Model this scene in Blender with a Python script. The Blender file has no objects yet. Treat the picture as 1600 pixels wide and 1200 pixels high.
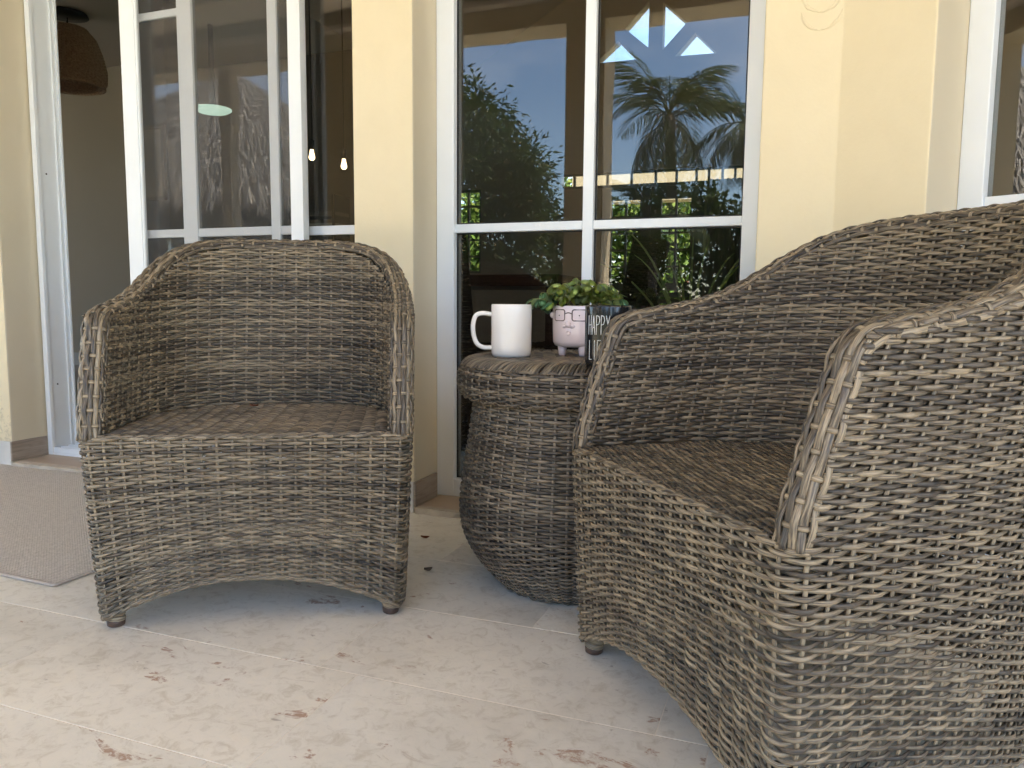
import bpy, bmesh, math, random
import numpy as np
from mathutils import Vector, Matrix

R = math.radians
rng = np.random.default_rng(7)
random.seed(7)
scene = bpy.context.scene
COL = scene.collection

# ---------------------------------------------------------------- camera
YAW, PITCH, ROLL = R(20.56), R(6.016), R(0.485)
fw = Vector((-math.sin(YAW) * math.cos(PITCH), math.cos(YAW) * math.cos(PITCH), -math.sin(PITCH)))
r0 = Vector((math.cos(YAW), math.sin(YAW), 0))
u0 = r0.cross(fw)
rr = r0 * math.cos(ROLL) + u0 * math.sin(ROLL)
uu = -r0 * math.sin(ROLL) + u0 * math.cos(ROLL)
cam_d = bpy.data.cameras.new('camera')
cam = bpy.data.objects.new('camera', cam_d)
COL.objects.link(cam)
M = Matrix((rr, uu, -fw)).transposed().to_4x4()
M.translation = Vector((0, 0, 0.65))
cam.matrix_world = M
cam_d.sensor_width = 36
cam_d.lens = 27.0
cam_d.clip_start = 0.02
cam_d.clip_end = 2000
cam_d.dof.use_dof = True
cam_d.dof.focus_distance = 1.7
cam_d.dof.aperture_fstop = 45
scene.camera = cam

# ---------------------------------------------------------------- sky, sun, exposure
SUN_EL, SUN_AZ = R(60), R(118)        # azimuth clockwise from +y (into the house): the sun stands behind the camera, to the right
world = bpy.data.worlds.new('World')
scene.world = world
world.use_nodes = True
wn, wl = world.node_tree.nodes, world.node_tree.links
wn.clear()
wo = wn.new('ShaderNodeOutputWorld')
bg = wn.new('ShaderNodeBackground')
bg.inputs['Strength'].default_value = 0.10
sky = wn.new('ShaderNodeTexSky')
sky.sky_type = 'NISHITA'
sky.sun_disc = False
sky.sun_elevation = SUN_EL
sky.sun_rotation = SUN_AZ
sky.air_density = 1.0
sky.dust_density = 0.3
sky.ozone_density = 2.5
tc = wn.new('ShaderNodeTexCoord')
mp = wn.new('ShaderNodeMapping')
mp.inputs['Scale'].default_value = (1, 1, 2.6)
cn = wn.new('ShaderNodeTexNoise')
cn.inputs['Scale'].default_value = 2.1
cn.inputs['Detail'].default_value = 7
cn.inputs['Roughness'].default_value = 0.55
cr = wn.new('ShaderNodeValToRGB')
cr.color_ramp.elements[0].position = 0.50
cr.color_ramp.elements[1].position = 0.72
cm = wn.new('ShaderNodeMixRGB')
cm.inputs['Color2'].default_value = (9.0, 9.2, 9.8, 1)
cs = wn.new('ShaderNodeMath')
cs.operation = 'MULTIPLY'
cs.inputs[1].default_value = 0.38
wl.new(tc.outputs['Generated'], mp.inputs['Vector'])
wl.new(mp.outputs['Vector'], cn.inputs['Vector'])
wl.new(cn.outputs['Fac'], cr.inputs['Fac'])
wl.new(cr.outputs['Color'], cs.inputs[0])
wl.new(cs.outputs[0], cm.inputs['Fac'])
wl.new(sky.outputs['Color'], cm.inputs['Color1'])
wl.new(cm.outputs['Color'], bg.inputs['Color'])
wl.new(bg.outputs['Background'], wo.inputs['Surface'])

sun_d = bpy.data.lights.new('sun', 'SUN')
sun_d.energy = 4.6
sun_d.angle = R(0.53)
sun_d.color = (1.0, 0.93, 0.82)
sun = bpy.data.objects.new('sun', sun_d)
COL.objects.link(sun)
sv = Vector((math.sin(SUN_AZ) * math.cos(SUN_EL), math.cos(SUN_AZ) * math.cos(SUN_EL), math.sin(SUN_EL)))
sun.rotation_euler = sv.to_track_quat('Z', 'Y').to_euler()

scene.view_settings.view_transform = 'Standard'
scene.view_settings.look = 'None'
scene.view_settings.exposure = 3.02
scene.view_settings.gamma = 1
scene.view_settings.use_curve_mapping = False
scene.cycles.use_denoising = True
scene.cycles.denoising_prefilter = 'ACCURATE'
scene.cycles.use_adaptive_sampling = False
scene.cycles.max_bounces = 10
scene.cycles.diffuse_bounces = 6
scene.cycles.glossy_bounces = 4
scene.cycles.transparent_max_bounces = 16
scene.cycles.sample_clamp_indirect = 8

# ---------------------------------------------------------------- materials
def mat(name, color, rough=0.6, spec=0.5, metal=0.0):
    m = bpy.data.materials.new(name)
    m.use_nodes = True
    b = m.node_tree.nodes['Principled BSDF']
    b.inputs['Base Color'].default_value = (*color, 1)
    b.inputs['Roughness'].default_value = rough
    b.inputs['Specular IOR Level'].default_value = spec
    b.inputs['Metallic'].default_value = metal
    return m

def N(m, typ, **kw):
    n = m.node_tree.nodes.new(typ)
    for k, v in kw.items():
        if k.startswith('i_'):
            n.inputs[k[2:].replace('_', ' ')].default_value = v
        else:
            setattr(n, k, v)
    return n

def LK(m, a, b):
    m.node_tree.links.new(a, b)

def ramp(m, stops):
    n = m.node_tree.nodes.new('ShaderNodeValToRGB')
    e = n.color_ramp.elements
    while len(e) < len(stops):
        e.new(0.5)
    for q, (p, c) in zip(e, stops):
        q.position = p
        q.color = (*c, 1) if len(c) == 3 else c
    return n

def coords(m, scale=(1, 1, 1), rnd=0.0, kind='Object'):
    """world-metre coordinates, optionally shifted per object"""
    t = N(m, 'ShaderNodeNewGeometry')
    src = t.outputs['Position']
    if kind != 'World':
        tt = N(m, 'ShaderNodeTexCoord')
        src = tt.outputs['Object']
    if rnd:
        oi = N(m, 'ShaderNodeObjectInfo')
        ml = N(m, 'ShaderNodeMath', operation='MULTIPLY')
        ml.inputs[1].default_value = rnd
        LK(m, oi.outputs['Random'], ml.inputs[0])
        ad = N(m, 'ShaderNodeVectorMath', operation='ADD')
        LK(m, src, ad.inputs[0])
        LK(m, ml.outputs[0], ad.inputs[1])
        src = ad.outputs[0]
    p = N(m, 'ShaderNodeMapping')
    p.inputs['Scale'].default_value = scale
    LK(m, src, p.inputs['Vector'])
    return p.outputs['Vector']

def noise(m, vec, scale, detail=4, rough=0.55, dist=0.0):
    n = N(m, 'ShaderNodeTexNoise')
    n.inputs['Scale'].default_value = scale
    n.inputs['Detail'].default_value = detail
    n.inputs['Roughness'].default_value = rough
    n.inputs['Distortion'].default_value = dist
    LK(m, vec, n.inputs['Vector'])
    return n.outputs['Fac']

def bump(m, h, strength=0.3, dist=0.002):
    b = N(m, 'ShaderNodeBump')
    b.inputs['Strength'].default_value = strength
    b.inputs['Distance'].default_value = dist
    LK(m, h, b.inputs['Height'])
    LK(m, b.outputs['Normal'], m.node_tree.nodes['Principled BSDF'].inputs['Normal'])

def mixc(m, fac, a, b, blend='MIX'):
    n = N(m, 'ShaderNodeMixRGB', blend_type=blend)
    for s, v in ((0, fac), (1, a), (2, b)):
        if isinstance(v, (int, float)):
            n.inputs[s].default_value = v
        elif isinstance(v, tuple):
            n.inputs[s].default_value = (*v, 1)
        else:
            LK(m, v, n.inputs[s])
    return n.outputs[0]

def base(m, sock):
    LK(m, sock, m.node_tree.nodes['Principled BSDF'].inputs['Base Color'])

def noisy(name, c1, c2, scale=8, rough=0.6, spec=0.4, bs=0.0, bscale=60, bd=0.002, kind='Object', rnd=0.0):
    m = mat(name, c1, rough, spec)
    v = coords(m, kind=kind, rnd=rnd)
    f = ramp(m, [(0.35, (0, 0, 0)), (0.65, (1, 1, 1))])
    LK(m, noise(m, v, scale), f.inputs['Fac'])
    base(m, mixc(m, f.outputs['Color'], c1, c2))
    if bs:
        bump(m, noise(m, v, bscale, 5, 0.65), bs, bd)
    return m

PAINT = noisy('yellow_wall_paint', (0.78, 0.672, 0.455), (0.75, 0.642, 0.43), 1.6, 0.62, 0.35, 0.40, 110, 0.0016, 'World')
def weather(m):
    """faint blotches and splash dirt near the floor"""
    b = m.node_tree.nodes['Principled BSDF']
    old = b.inputs['Base Color'].links[0].from_socket
    v = coords(m, (1, 1, 1), 0, 'World')
    bl = ramp(m, [(0.3, (0.955, 0.95, 0.94)), (0.6, (1, 1, 1))])
    LK(m, noise(m, v, 4.5, 6, 0.65, 0.4), bl.inputs['Fac'])
    c = mixc(m, 1.0, old, bl.outputs['Color'], 'MULTIPLY')
    sep = N(m, 'ShaderNodeSeparateXYZ')
    g = N(m, 'ShaderNodeNewGeometry')
    LK(m, g.outputs['Position'], sep.inputs[0])
    hz = N(m, 'ShaderNodeMapRange')
    hz.inputs['From Min'].default_value = 0.10
    hz.inputs['From Max'].default_value = 0.42
    hz.inputs['To Min'].default_value = 0.26
    hz.inputs['To Max'].default_value = 0.0
    LK(m, sep.outputs['Z'], hz.inputs['Value'])
    sp = N(m, 'ShaderNodeMath', operation='ADD')
    LK(m, noise(m, v, 38, 6, 0.75), sp.inputs[0])
    LK(m, hz.outputs[0], sp.inputs[1])
    sr = ramp(m, [(0.70, (0, 0, 0)), (0.84, (1, 1, 1))])
    LK(m, sp.outputs[0], sr.inputs['Fac'])
    c = mixc(m, mixc(m, 0.45, (0, 0, 0), sr.outputs['Color']), c, (0.30, 0.25, 0.18))
    base(m, c)
weather(PAINT)
REVEAL = noisy('cream_reveal', (0.66, 0.585, 0.44), (0.62, 0.545, 0.40), 2.0, 0.62, 0.35, 0.25, 80, 0.0012, 'World')
CREAM = noisy('cream_porch_paint', (0.62, 0.53, 0.38), (0.58, 0.49, 0.34), 1.2, 0.65, 0.3, 0.15, 60, 0.001, 'World')
BROWNW = noisy('porch_ceiling_wood', (0.10, 0.075, 0.055), (0.14, 0.105, 0.075), 3.0, 0.6, 0.3, 0.2, 40, 0.002, 'World')
CEILP = noisy('porch_ceiling_paint', (0.66, 0.58, 0.47), (0.62, 0.54, 0.44), 1.2, 0.7, 0.2, 0.1, 60, 0.001, 'World')
INW = noisy('interior_wall_paint', (0.48, 0.42, 0.325), (0.46, 0.40, 0.31), 1.0, 0.75, 0.2, 0.1, 60, 0.001, 'World')
DIMROOM = noisy('dim_room_brown', (0.15, 0.125, 0.10), (0.13, 0.11, 0.088), 1.0, 0.7, 0.2)  # dark brown standing for the unlit depth of the room
INC = noisy('interior_ceiling_paint', (0.55, 0.50, 0.42), (0.53, 0.48, 0.40), 1.0, 0.8, 0.2, 0, 60, 0.001, 'World')
ALU = noisy('white_aluminium', (0.85, 0.88, 0.90), (0.82, 0.85, 0.87), 5, 0.33, 0.5, 0.03, 300, 0.0004)
ALUD = noisy('white_frame_interior', (0.62, 0.60, 0.56), (0.58, 0.56, 0.52), 5, 0.45, 0.4)
RUBBER = mat('black_gasket', (0.012, 0.012, 0.013), 0.6)
PLINTH = None
m = PLINTH = mat('plinth_porcelain', (0.33, 0.26, 0.20), 0.38, 0.45)
v = coords(m, (4, 4, 40), 5.0, 'World')
f = ramp(m, [(0.3, (0.25, 0.195, 0.15)), (0.5, (0.33, 0.265, 0.205)), (0.7, (0.39, 0.32, 0.255))])
LK(m, noise(m, v, 2.5, 5, 0.6, 0.6), f.inputs['Fac'])
base(m, f.outputs['Color'])
PLASTERW = noisy('white_plinth_edge', (0.66, 0.64, 0.60), (0.58, 0.56, 0.52), 9, 0.6, 0.3, 0.3, 60, 0.002, 'World')
SILL = noisy('tan_sill_tile', (0.47, 0.375, 0.285), (0.40, 0.32, 0.245), 6, 0.45, 0.4, 0.15, 80, 0.001, 'World')
SILLE = noisy('rough_sill_edge', (0.58, 0.51, 0.41), (0.40, 0.345, 0.275), 14, 0.7, 0.3, 0.5, 50, 0.003, 'World')
INFLOOR = noisy('interior_floor_tile', (0.30, 0.24, 0.18), (0.26, 0.205, 0.155), 2, 0.3, 0.5, 0, 60, 0.001, 'World')

def glass_mat(name, tint, ior):
    m = bpy.data.materials.new(name)
    m.use_nodes = True
    nt = m.node_tree
    nt.nodes.clear()
    o = nt.nodes.new('ShaderNodeOutputMaterial')
    mx = nt.nodes.new('ShaderNodeMixShader')
    lw = nt.nodes.new('ShaderNodeLayerWeight')      # Schlick's curve, the same from both sides of the pane
    lw.inputs['Blend'].default_value = 0.5
    pw = nt.nodes.new('ShaderNodeMath')
    pw.operation = 'POWER'
    pw.inputs[1].default_value = 5.0
    fr = nt.nodes.new('ShaderNodeMapRange')
    r_0 = ((ior - 1) / (ior + 1)) ** 2
    fr.inputs['To Min'].default_value = r_0
    nt.links.new(lw.outputs['Facing'], pw.inputs[0])
    nt.links.new(pw.outputs[0], fr.inputs['Value'])
    t = nt.nodes.new('ShaderNodeBsdfTransparent')
    t.inputs['Color'].default_value = (*tint, 1)
    g = nt.nodes.new('ShaderNodeBsdfGlossy')
    g.inputs['Roughness'].default_value = 0.0
    tx = nt.nodes.new('ShaderNodeNewGeometry')
    nz = nt.nodes.new('ShaderNodeTexNoise')
    nz.inputs['Scale'].default_value = 3.0
    nz.inputs['Detail'].default_value = 1.0
    bp = nt.nodes.new('ShaderNodeBump')
    bp.inputs['Strength'].default_value = 0.06
    bp.inputs['Distance'].default_value = 0.012
    nt.links.new(tx.outputs['Position'], nz.inputs['Vector'])
    nt.links.new(nz.outputs['Fac'], bp.inputs['Height'])
    nt.links.new(bp.outputs['Normal'], g.inputs['Normal'])
    nt.links.new(fr.outputs[0], mx.inputs[0])
    nt.links.new(t.outputs[0], mx.inputs[1])
    nt.links.new(g.outputs[0], mx.inputs[2])
    nt.links.new(mx.outputs[0], o.inputs['Surface'])
    return m
GLASS = glass_mat('tinted_window_glass', (0.70, 0.70, 0.68), 1.72)
GLASSC = glass_mat('clear_window_glass', (0.95, 0.96, 0.95), 1.4)

m = SCREEN = bpy.data.materials.new('insect_screen_mesh')
m.use_nodes = True
nt = m.node_tree
nt.nodes.clear()
o = nt.nodes.new('ShaderNodeOutputMaterial')
mx = nt.nodes.new('ShaderNodeMixShader')
mx.inputs[0].default_value = 0.16
t = nt.nodes.new('ShaderNodeBsdfTransparent')
d = nt.nodes.new('ShaderNodeBsdfDiffuse')
d.inputs['Color'].default_value = (0.16, 0.155, 0.15, 1)
nt.links.new(t.outputs[0], mx.inputs[1])
nt.links.new(d.outputs[0], mx.inputs[2])
nt.links.new(mx.outputs[0], o.inputs['Surface'])

# fossil limestone floor
m = STONE = mat('fossil_limestone', (0.55, 0.49, 0.41), 0.42, 0.4)
v = coords(m, (1, 1, 1), 9.0, 'World')
cloud = ramp(m, [(0.30, (0.61, 0.575, 0.500)), (0.5, (0.71, 0.675, 0.595)), (0.72, (0.755, 0.722, 0.642))])
LK(m, noise(m, v, 3.2, 6, 0.6, 0.4), cloud.inputs['Fac'])
fine = ramp(m, [(0.34, (0.82, 0.79, 0.74)), (0.5, (1, 1, 1)), (0.75, (1.05, 1.03, 1.0))])
LK(m, noise(m, v, 34, 8, 0.72, 0.8), fine.inputs['Fac'])
c = mixc(m, 1.0, cloud.outputs['Color'], fine.outputs['Color'], 'MULTIPLY')
veins = ramp(m, [(0.622, (0, 0, 0)), (0.645, (1, 1, 1))])
LK(m, noise(m, coords(m, (1.0, 2.1, 1), 13.0, 'World'), 4.2, 8, 0.64, 1.6), veins.inputs['Fac'])
brk = ramp(m, [(0.42, (0, 0, 0)), (0.56, (1, 1, 1))])
LK(m, noise(m, v, 60, 4, 0.7, 0.5), brk.inputs['Fac'])
vm = mixc(m, 1.0, veins.outputs['Color'], brk.outputs['Color'], 'MULTIPLY')
c = mixc(m, vm, c, (0.38, 0.255, 0.185))
spk = ramp(m, [(0.70, (0, 0, 0)), (0.735, (1, 1, 1))])
LK(m, noise(m, coords(m, (1.0, 1.6, 1), 21.0, 'World'), 24, 3, 0.6, 0.6), spk.inputs['Fac'])
sp2 = mixc(m, 0.55, (0, 0, 0), spk.outputs['Color'])
c = mixc(m, sp2, c, (0.25, 0.205, 0.16))
oi = N(m, 'ShaderNodeObjectInfo')
tv = ramp(m, [(0.0, (0.93, 0.925, 0.915)), (0.5, (1.0, 1.0, 1.0)), (1.0, (1.04, 1.03, 1.015))])
LK(m, oi.outputs['Random'], tv.inputs['Fac'])
c = mixc(m, 1.0, c, tv.outputs['Color'], 'MULTIPLY')
pit = ramp(m, [(0.60, (0, 0, 0)), (0.64, (1, 1, 1))])
LK(m, noise(m, coords(m, (1, 1.5, 1), 17.0, 'World'), 9.0, 9, 0.72, 0.9), pit.inputs['Fac'])
pit2 = ramp(m, [(0.50, (0, 0, 0)), (0.58, (1, 1, 1))])
LK(m, noise(m, v, 1.3, 3, 0.5), pit2.inputs['Fac'])
pm = mixc(m, 1.0, pit.outputs['Color'], pit2.outputs['Color'], 'MULTIPLY')
c = mixc(m, mixc(m, 0.42, (0, 0, 0), pm), c, (0.36, 0.29, 0.22))
base(m, c)
hh_ = N(m, 'ShaderNodeMath', operation='SUBTRACT')
LK(m, noise(m, v, 45, 6, 0.7, 0.6), hh_.inputs[0])
LK(m, pm, hh_.inputs[1])
bump(m, hh_.outputs[0], 0.3, 0.0018)
GROUT = noisy('pale_grout', (0.80, 0.73, 0.62), (0.72, 0.65, 0.55), 20, 0.8, 0.2, 0.4, 150, 0.001, 'World')

# wicker: grain runs along each strand, tone differs strand by strand
def wicker(name, dark, mid, lite, rough=0.42):
    m = mat(name, mid, rough, 0.45)
    ga = N(m, 'ShaderNodeAttribute', attribute_name='grain')
    ta = N(m, 'ShaderNodeAttribute', attribute_name='tone')
    oi = N(m, 'ShaderNodeObjectInfo')
    ml = N(m, 'ShaderNodeMath', operation='MULTIPLY')
    ml.inputs[1].default_value = 31.0
    LK(m, oi.outputs['Random'], ml.inputs[0])
    ad = N(m, 'ShaderNodeVectorMath', operation='ADD')
    LK(m, ga.outputs['Vector'], ad.inputs[0])
    LK(m, ml.outputs[0], ad.inputs[1])
    g1 = N(m, 'ShaderNodeMapping')
    g1.inputs['Scale'].default_value = (14, 2.2, 2.2)
    LK(m, ad.outputs[0], g1.inputs['Vector'])
    g2 = N(m, 'ShaderNodeMapping')
    g2.inputs['Scale'].default_value = (34, 5, 5)
    LK(m, ad.outputs[0], g2.inputs['Vector'])
    n1 = noise(m, g1.outputs['Vector'], 1.0, 4, 0.6)
    n2 = noise(m, g2.outputs['Vector'], 1.0, 3, 0.6)
    pv = coords(m, (1, 1, 1.3), 7.0)
    n3 = noise(m, pv, 6.5, 3, 0.5)
    def wsum(items):
        s = None
        for it, w in items:
            q = N(m, 'ShaderNodeMath', operation='MULTIPLY')
            q.inputs[1].default_value = w
            LK(m, it, q.inputs[0])
            if s is None:
                s = q.outputs[0]
            else:
                a = N(m, 'ShaderNodeMath', operation='ADD')
                LK(m, s, a.inputs[0])
                LK(m, q.outputs[0], a.inputs[1])
                s = a.outputs[0]
        return s
    s = wsum([(n1, 0.18), (n2, 0.62), (n3, 0.14), (ta.outputs['Fac'], 0.16)])
    cr = ramp(m, [(0.39, dark), (0.52, mid), (0.68, lite), (0.80, tuple(min(1, x * 1.25) for x in lite))])
    LK(m, s, cr.inputs['Fac'])
    base(m, cr.outputs['Color'])
    bump(m, n2, 0.35, 0.0012)
    rr_ = ramp(m, [(0.3, (rough - 0.08,) * 3), (0.7, (rough + 0.15,) * 3)])
    LK(m, n1, rr_.inputs['Fac'])
    LK(m, rr_.outputs['Color'], m.node_tree.nodes['Principled BSDF'].inputs['Roughness'])
    return m
WICK = wicker('weathered_wicker', (0.020, 0.016, 0.0135), (0.092, 0.073, 0.053), (0.345, 0.275, 0.18))
WICKT = wicker('grey_table_wicker', (0.020, 0.016, 0.0135), (0.086, 0.069, 0.051), (0.29, 0.232, 0.16))
WICKD = wicker('dark_indoor_wicker', (0.02, 0.014, 0.010), (0.045, 0.030, 0.020), (0.085, 0.055, 0.036), 0.5)
CORE = noisy('wicker_frame_core', (0.035, 0.028, 0.022), (0.05, 0.04, 0.03), 20, 0.6)
BRPL = noisy('brown_plastic_glide', (0.07, 0.04, 0.03), (0.09, 0.055, 0.04), 30, 0.4)

CERAM = noisy('white_ceramic_glaze', (0.86, 0.82, 0.77), (0.84, 0.80, 0.75), 12, 0.12, 0.5, 0.06, 25, 0.002)
PINKC = noisy('pink_ceramic_glaze', (0.82, 0.69, 0.68), (0.79, 0.66, 0.655), 14, 0.14, 0.5, 0.06, 30, 0.002)
PINKL = noisy('brown_rubbed_line', (0.10, 0.065, 0.055), (0.20, 0.13, 0.115), 60, 0.4)
BLACKC = noisy('black_ceramic_glaze', (0.010, 0.010, 0.011), (0.013, 0.013, 0.014), 20, 0.16, 0.5, 0.06, 25, 0.002)
WLET = mat('white_lettering', (0.85, 0.85, 0.84), 0.35)
SOIL = noisy('dark_soil', (0.03, 0.022, 0.016), (0.05, 0.038, 0.028), 60, 0.9, 0.2, 0.6, 150, 0.003)

def leafmat(name, c1, c2, rough=0.45, trans=0.5):
    m = mat(name, c1, rough, 0.4)
    v = coords(m, (1, 1, 1), 40.0)
    f = ramp(m, [(0.25, (0, 0, 0)), (0.75, (1, 1, 1))])
    LK(m, noise(m, v, 1.6, 3), f.inputs['Fac'])
    base(m, mixc(m, f.outputs['Color'], c1, c2))
    nt = m.node_tree
    b = nt.nodes['Principled BSDF']
    tr = nt.nodes.new('ShaderNodeBsdfTranslucent')
    tr.inputs['Color'].default_value = (*[min(1, x * 1.3) for x in c2], 1)
    mx = nt.nodes.new('ShaderNodeMixShader')
    mx.inputs[0].default_value = trans
    nt.links.new(b.outputs[0], mx.inputs[1])
    nt.links.new(tr.outputs[0], mx.inputs[2])
    nt.links.new(mx.outputs[0], nt.nodes['Material Output'].inputs['Surface'])
    return m
LF = [leafmat('pale_green_leaf', (0.50, 0.62, 0.24), (0.64, 0.72, 0.38)),
      leafmat('yellow_green_leaf', (0.50, 0.60, 0.15), (0.62, 0.70, 0.28)),
      leafmat('blue_green_leaf', (0.22, 0.42, 0.22), (0.34, 0.52, 0.33)),
      leafmat('grey_green_leaf', (0.42, 0.55, 0.32), (0.58, 0.66, 0.47))]
STEM = mat('pale_stem', (0.34, 0.36, 0.14), 0.6)

def foliage(name, cols, rough=0.5, trans=0.3):
    m = mat(name, cols[0], rough, 0.12)
    a = N(m, 'ShaderNodeAttribute', attribute_name='tone')
    n = len(cols)
    f = ramp(m, [(i / (n - 1), c) for i, c in enumerate(cols)])
    LK(m, a.outputs['Fac'], f.inputs['Fac'])
    base(m, f.outputs['Color'])
    nt = m.node_tree
    tr = nt.nodes.new('ShaderNodeBsdfTranslucent')
    LK(m, f.outputs['Color'], tr.inputs['Color'])
    mx = nt.nodes.new('ShaderNodeMixShader')
    mx.inputs[0].default_value = trans
    nt.links.new(nt.nodes['Principled BSDF'].outputs[0], mx.inputs[1])
    nt.links.new(tr.outputs[0], mx.inputs[2])
    nt.links.new(mx.outputs[0], nt.nodes['Material Output'].inputs['Surface'])
    return m
MANGO = foliage('mango_leaves', [(0.022, 0.040, 0.012), (0.045, 0.075, 0.018), (0.085, 0.115, 0.030)])
PALM = foliage('palm_leaflets', [(0.03, 0.055, 0.018), (0.06, 0.09, 0.025), (0.12, 0.13, 0.04)])
HEDGE = foliage('hedge_leaves', [(0.03, 0.05, 0.015), (0.055, 0.09, 0.022), (0.10, 0.13, 0.035)])
GARDEN = foliage('bright_garden_leaves', [(0.05, 0.09, 0.02), (0.10, 0.17, 0.035), (0.20, 0.24, 0.06)])
BARK = noisy('grey_bark', (0.10, 0.085, 0.07), (0.16, 0.135, 0.11), 10, 0.85, 0.2, 0.6, 30, 0.02)
THATCH = foliage('grey_thatch', [(0.14, 0.125, 0.11), (0.32, 0.29, 0.25), (0.58, 0.54, 0.48)], 0.8, 0.0)
POST = noisy('palapa_post_wood', (0.22, 0.16, 0.10), (0.16, 0.115, 0.075), 6, 0.7, 0.2, 0.4, 30, 0.006)
LAWN = noisy('lawn_grass', (0.065, 0.10, 0.022), (0.10, 0.13, 0.035), 3, 0.8, 0.2, 0.8, 60, 0.03, 'World')
PAVE = noisy('pale_bounce_stone', (0.55, 0.49, 0.41), (0.48, 0.43, 0.355), 3, 0.6, 0.3, 0.3, 40, 0.002, 'World')
CORAL = noisy('coral_roof_tile', (0.55, 0.20, 0.15), (0.45, 0.16, 0.12), 5, 0.7, 0.3, 0.5, 20, 0.02)
m = RUGM = mat('woven_rug', (0.36, 0.31, 0.26), 0.9, 0.15)
v = coords(m, (1, 1, 1), 0, 'World')
wv1 = N(m, 'ShaderNodeTexWave', wave_type='BANDS', bands_direction='X', i_Scale=34.0, i_Distortion=1.2, i_Detail=2.0)
wv2 = N(m, 'ShaderNodeTexWave', wave_type='BANDS', bands_direction='Y', i_Scale=42.0, i_Distortion=1.2, i_Detail=2.0)
LK(m, v, wv1.inputs['Vector'])
LK(m, v, wv2.inputs['Vector'])
mu = N(m, 'ShaderNodeMath', operation='MULTIPLY')
LK(m, wv1.outputs['Fac'], mu.inputs[0])
LK(m, wv2.outputs['Fac'], mu.inputs[1])
f = ramp(m, [(0.25, (0.58, 0.52, 0.45)), (0.6, (0.83, 0.76, 0.67))])
LK(m, noise(m, v, 120, 5, 0.75), f.inputs['Fac'])
gap = ramp(m, [(0.05, (0.50, 0.48, 0.46)), (0.35, (1, 1, 1))])
LK(m, mu.outputs[0], gap.inputs['Fac'])
base(m, mixc(m, 0.5, f.outputs['Color'], gap.outputs['Color'], 'MULTIPLY'))
bump(m, mu.outputs[0], 1.0, 0.005)
RUGE = noisy('rug_binding', (0.50, 0.44, 0.38), (0.44, 0.385, 0.33), 80, 0.9, 0.1, 0.5, 300, 0.001)
DRYL = noisy('dry_leaf_red', (0.30, 0.10, 0.045), (0.22, 0.065, 0.03), 60, 0.6)
DRYG = noisy('dry_leaf_grey', (0.17, 0.14, 0.115), (0.08, 0.06, 0.05), 90, 0.7)
TABW = noisy('dark_red_tabletop', (0.075, 0.032, 0.024), (0.055, 0.024, 0.018), 6, 0.3)
BASKET = noisy('brown_rattan', (0.60, 0.44, 0.30), (0.42, 0.29, 0.19), 60, 0.75, 0.2, 0.8, 140, 0.006)
DARKM = mat('dark_metal', (0.02, 0.02, 0.02), 0.45)
CURT = noisy('sheer_curtain', (0.45, 0.43, 0.40), (0.40, 0.38, 0.35), 6, 0.9)
PICT = noisy('picture_wood', (0.36, 0.27, 0.17), (0.30, 0.22, 0.14), 10, 0.5)
SHUT = noisy('grey_shutter_paint', (0.22, 0.20, 0.175), (0.20, 0.18, 0.155), 4, 0.5)

def emis(name, col, s):
    m = mat(name, col, 0.4)
    b = m.node_tree.nodes['Principled BSDF']
    b.inputs['Emission Color'].default_value = (*col, 1)
    b.inputs['Emission Strength'].default_value = s
    return m
BULB = emis('warm_bulb', (1.0, 0.72, 0.40), 1.6)
CLAMP = emis('lit_ceiling_disc', (0.70, 1.0, 0.85), 0.22)

# ---------------------------------------------------------------- object helpers
def link(name, me, m, parent=None):
    o = bpy.data.objects.new(name, me)
    if m is not None and not me.materials:
        me.materials.append(m)
    COL.objects.link(o)
    if parent is not None:
        o.parent = parent
    return o

def tag(o, label=None, cat=None, group=None, kind=None):
    if label: o['label'] = label
    if cat: o['category'] = cat
    if group: o['group'] = group
    if kind: o['kind'] = kind
    return o

def thing(name, label, cat, loc=(0, 0, 0), rz=0.0, group=None):
    o = bpy.data.objects.new(name, None)
    o.empty_display_size = 0.05
    COL.objects.link(o)
    o.location = loc
    o.rotation_euler = (0, 0, rz)
    return tag(o, label, cat, group)

def bm_mesh(name, bm, smooth=False):
    me = bpy.data.meshes.new(name)
    bm.normal_update()
    if smooth:
        for f in bm.faces:
            f.smooth = True
    bm.to_mesh(me)
    bm.free()
    return me

def add_box(bm, x0, x1, y0, y1, z0, z1, bev=0.0, mx=None):
    vs = [bm.verts.new((x, y, z)) for z in (z0, z1) for y in (y0, y1) for x in (x0, x1)]
    fs = [(0, 2, 3, 1), (4, 5, 7, 6), (0, 1, 5, 4), (2, 6, 7, 3), (0, 4, 6, 2), (1, 3, 7, 5)]
    nf = [bm.faces.new([vs[i] for i in f]) for f in fs]
    if bev:
        es = list({e for f in nf for e in f.edges})
        r = bmesh.ops.bevel(bm, geom=es, offset=bev, segments=2, profile=0.6, affect='EDGES')
        vs = list({v for f in r['faces'] for v in f.verts} | {v for v in vs if v.is_valid})
    if mx is not None:
        bmesh.ops.transform(bm, matrix=mx, verts=[v for v in vs if v.is_valid])

def box(name, m, x0, x1, y0, y1, z0, z1, parent=None, bev=0.0, mx=None):
    bm = bmesh.new()
    add_box(bm, x0, x1, y0, y1, z0, z1, bev, mx)
    return link(name, bm_mesh(name, bm), m, parent)

def boxes(name, m, L, parent=None, bev=0.0, mx=None):
    bm = bmesh.new()
    for b in L:
        add_box(bm, *b, bev, mx)
    return link(name, bm_mesh(name, bm), m, parent)

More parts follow.
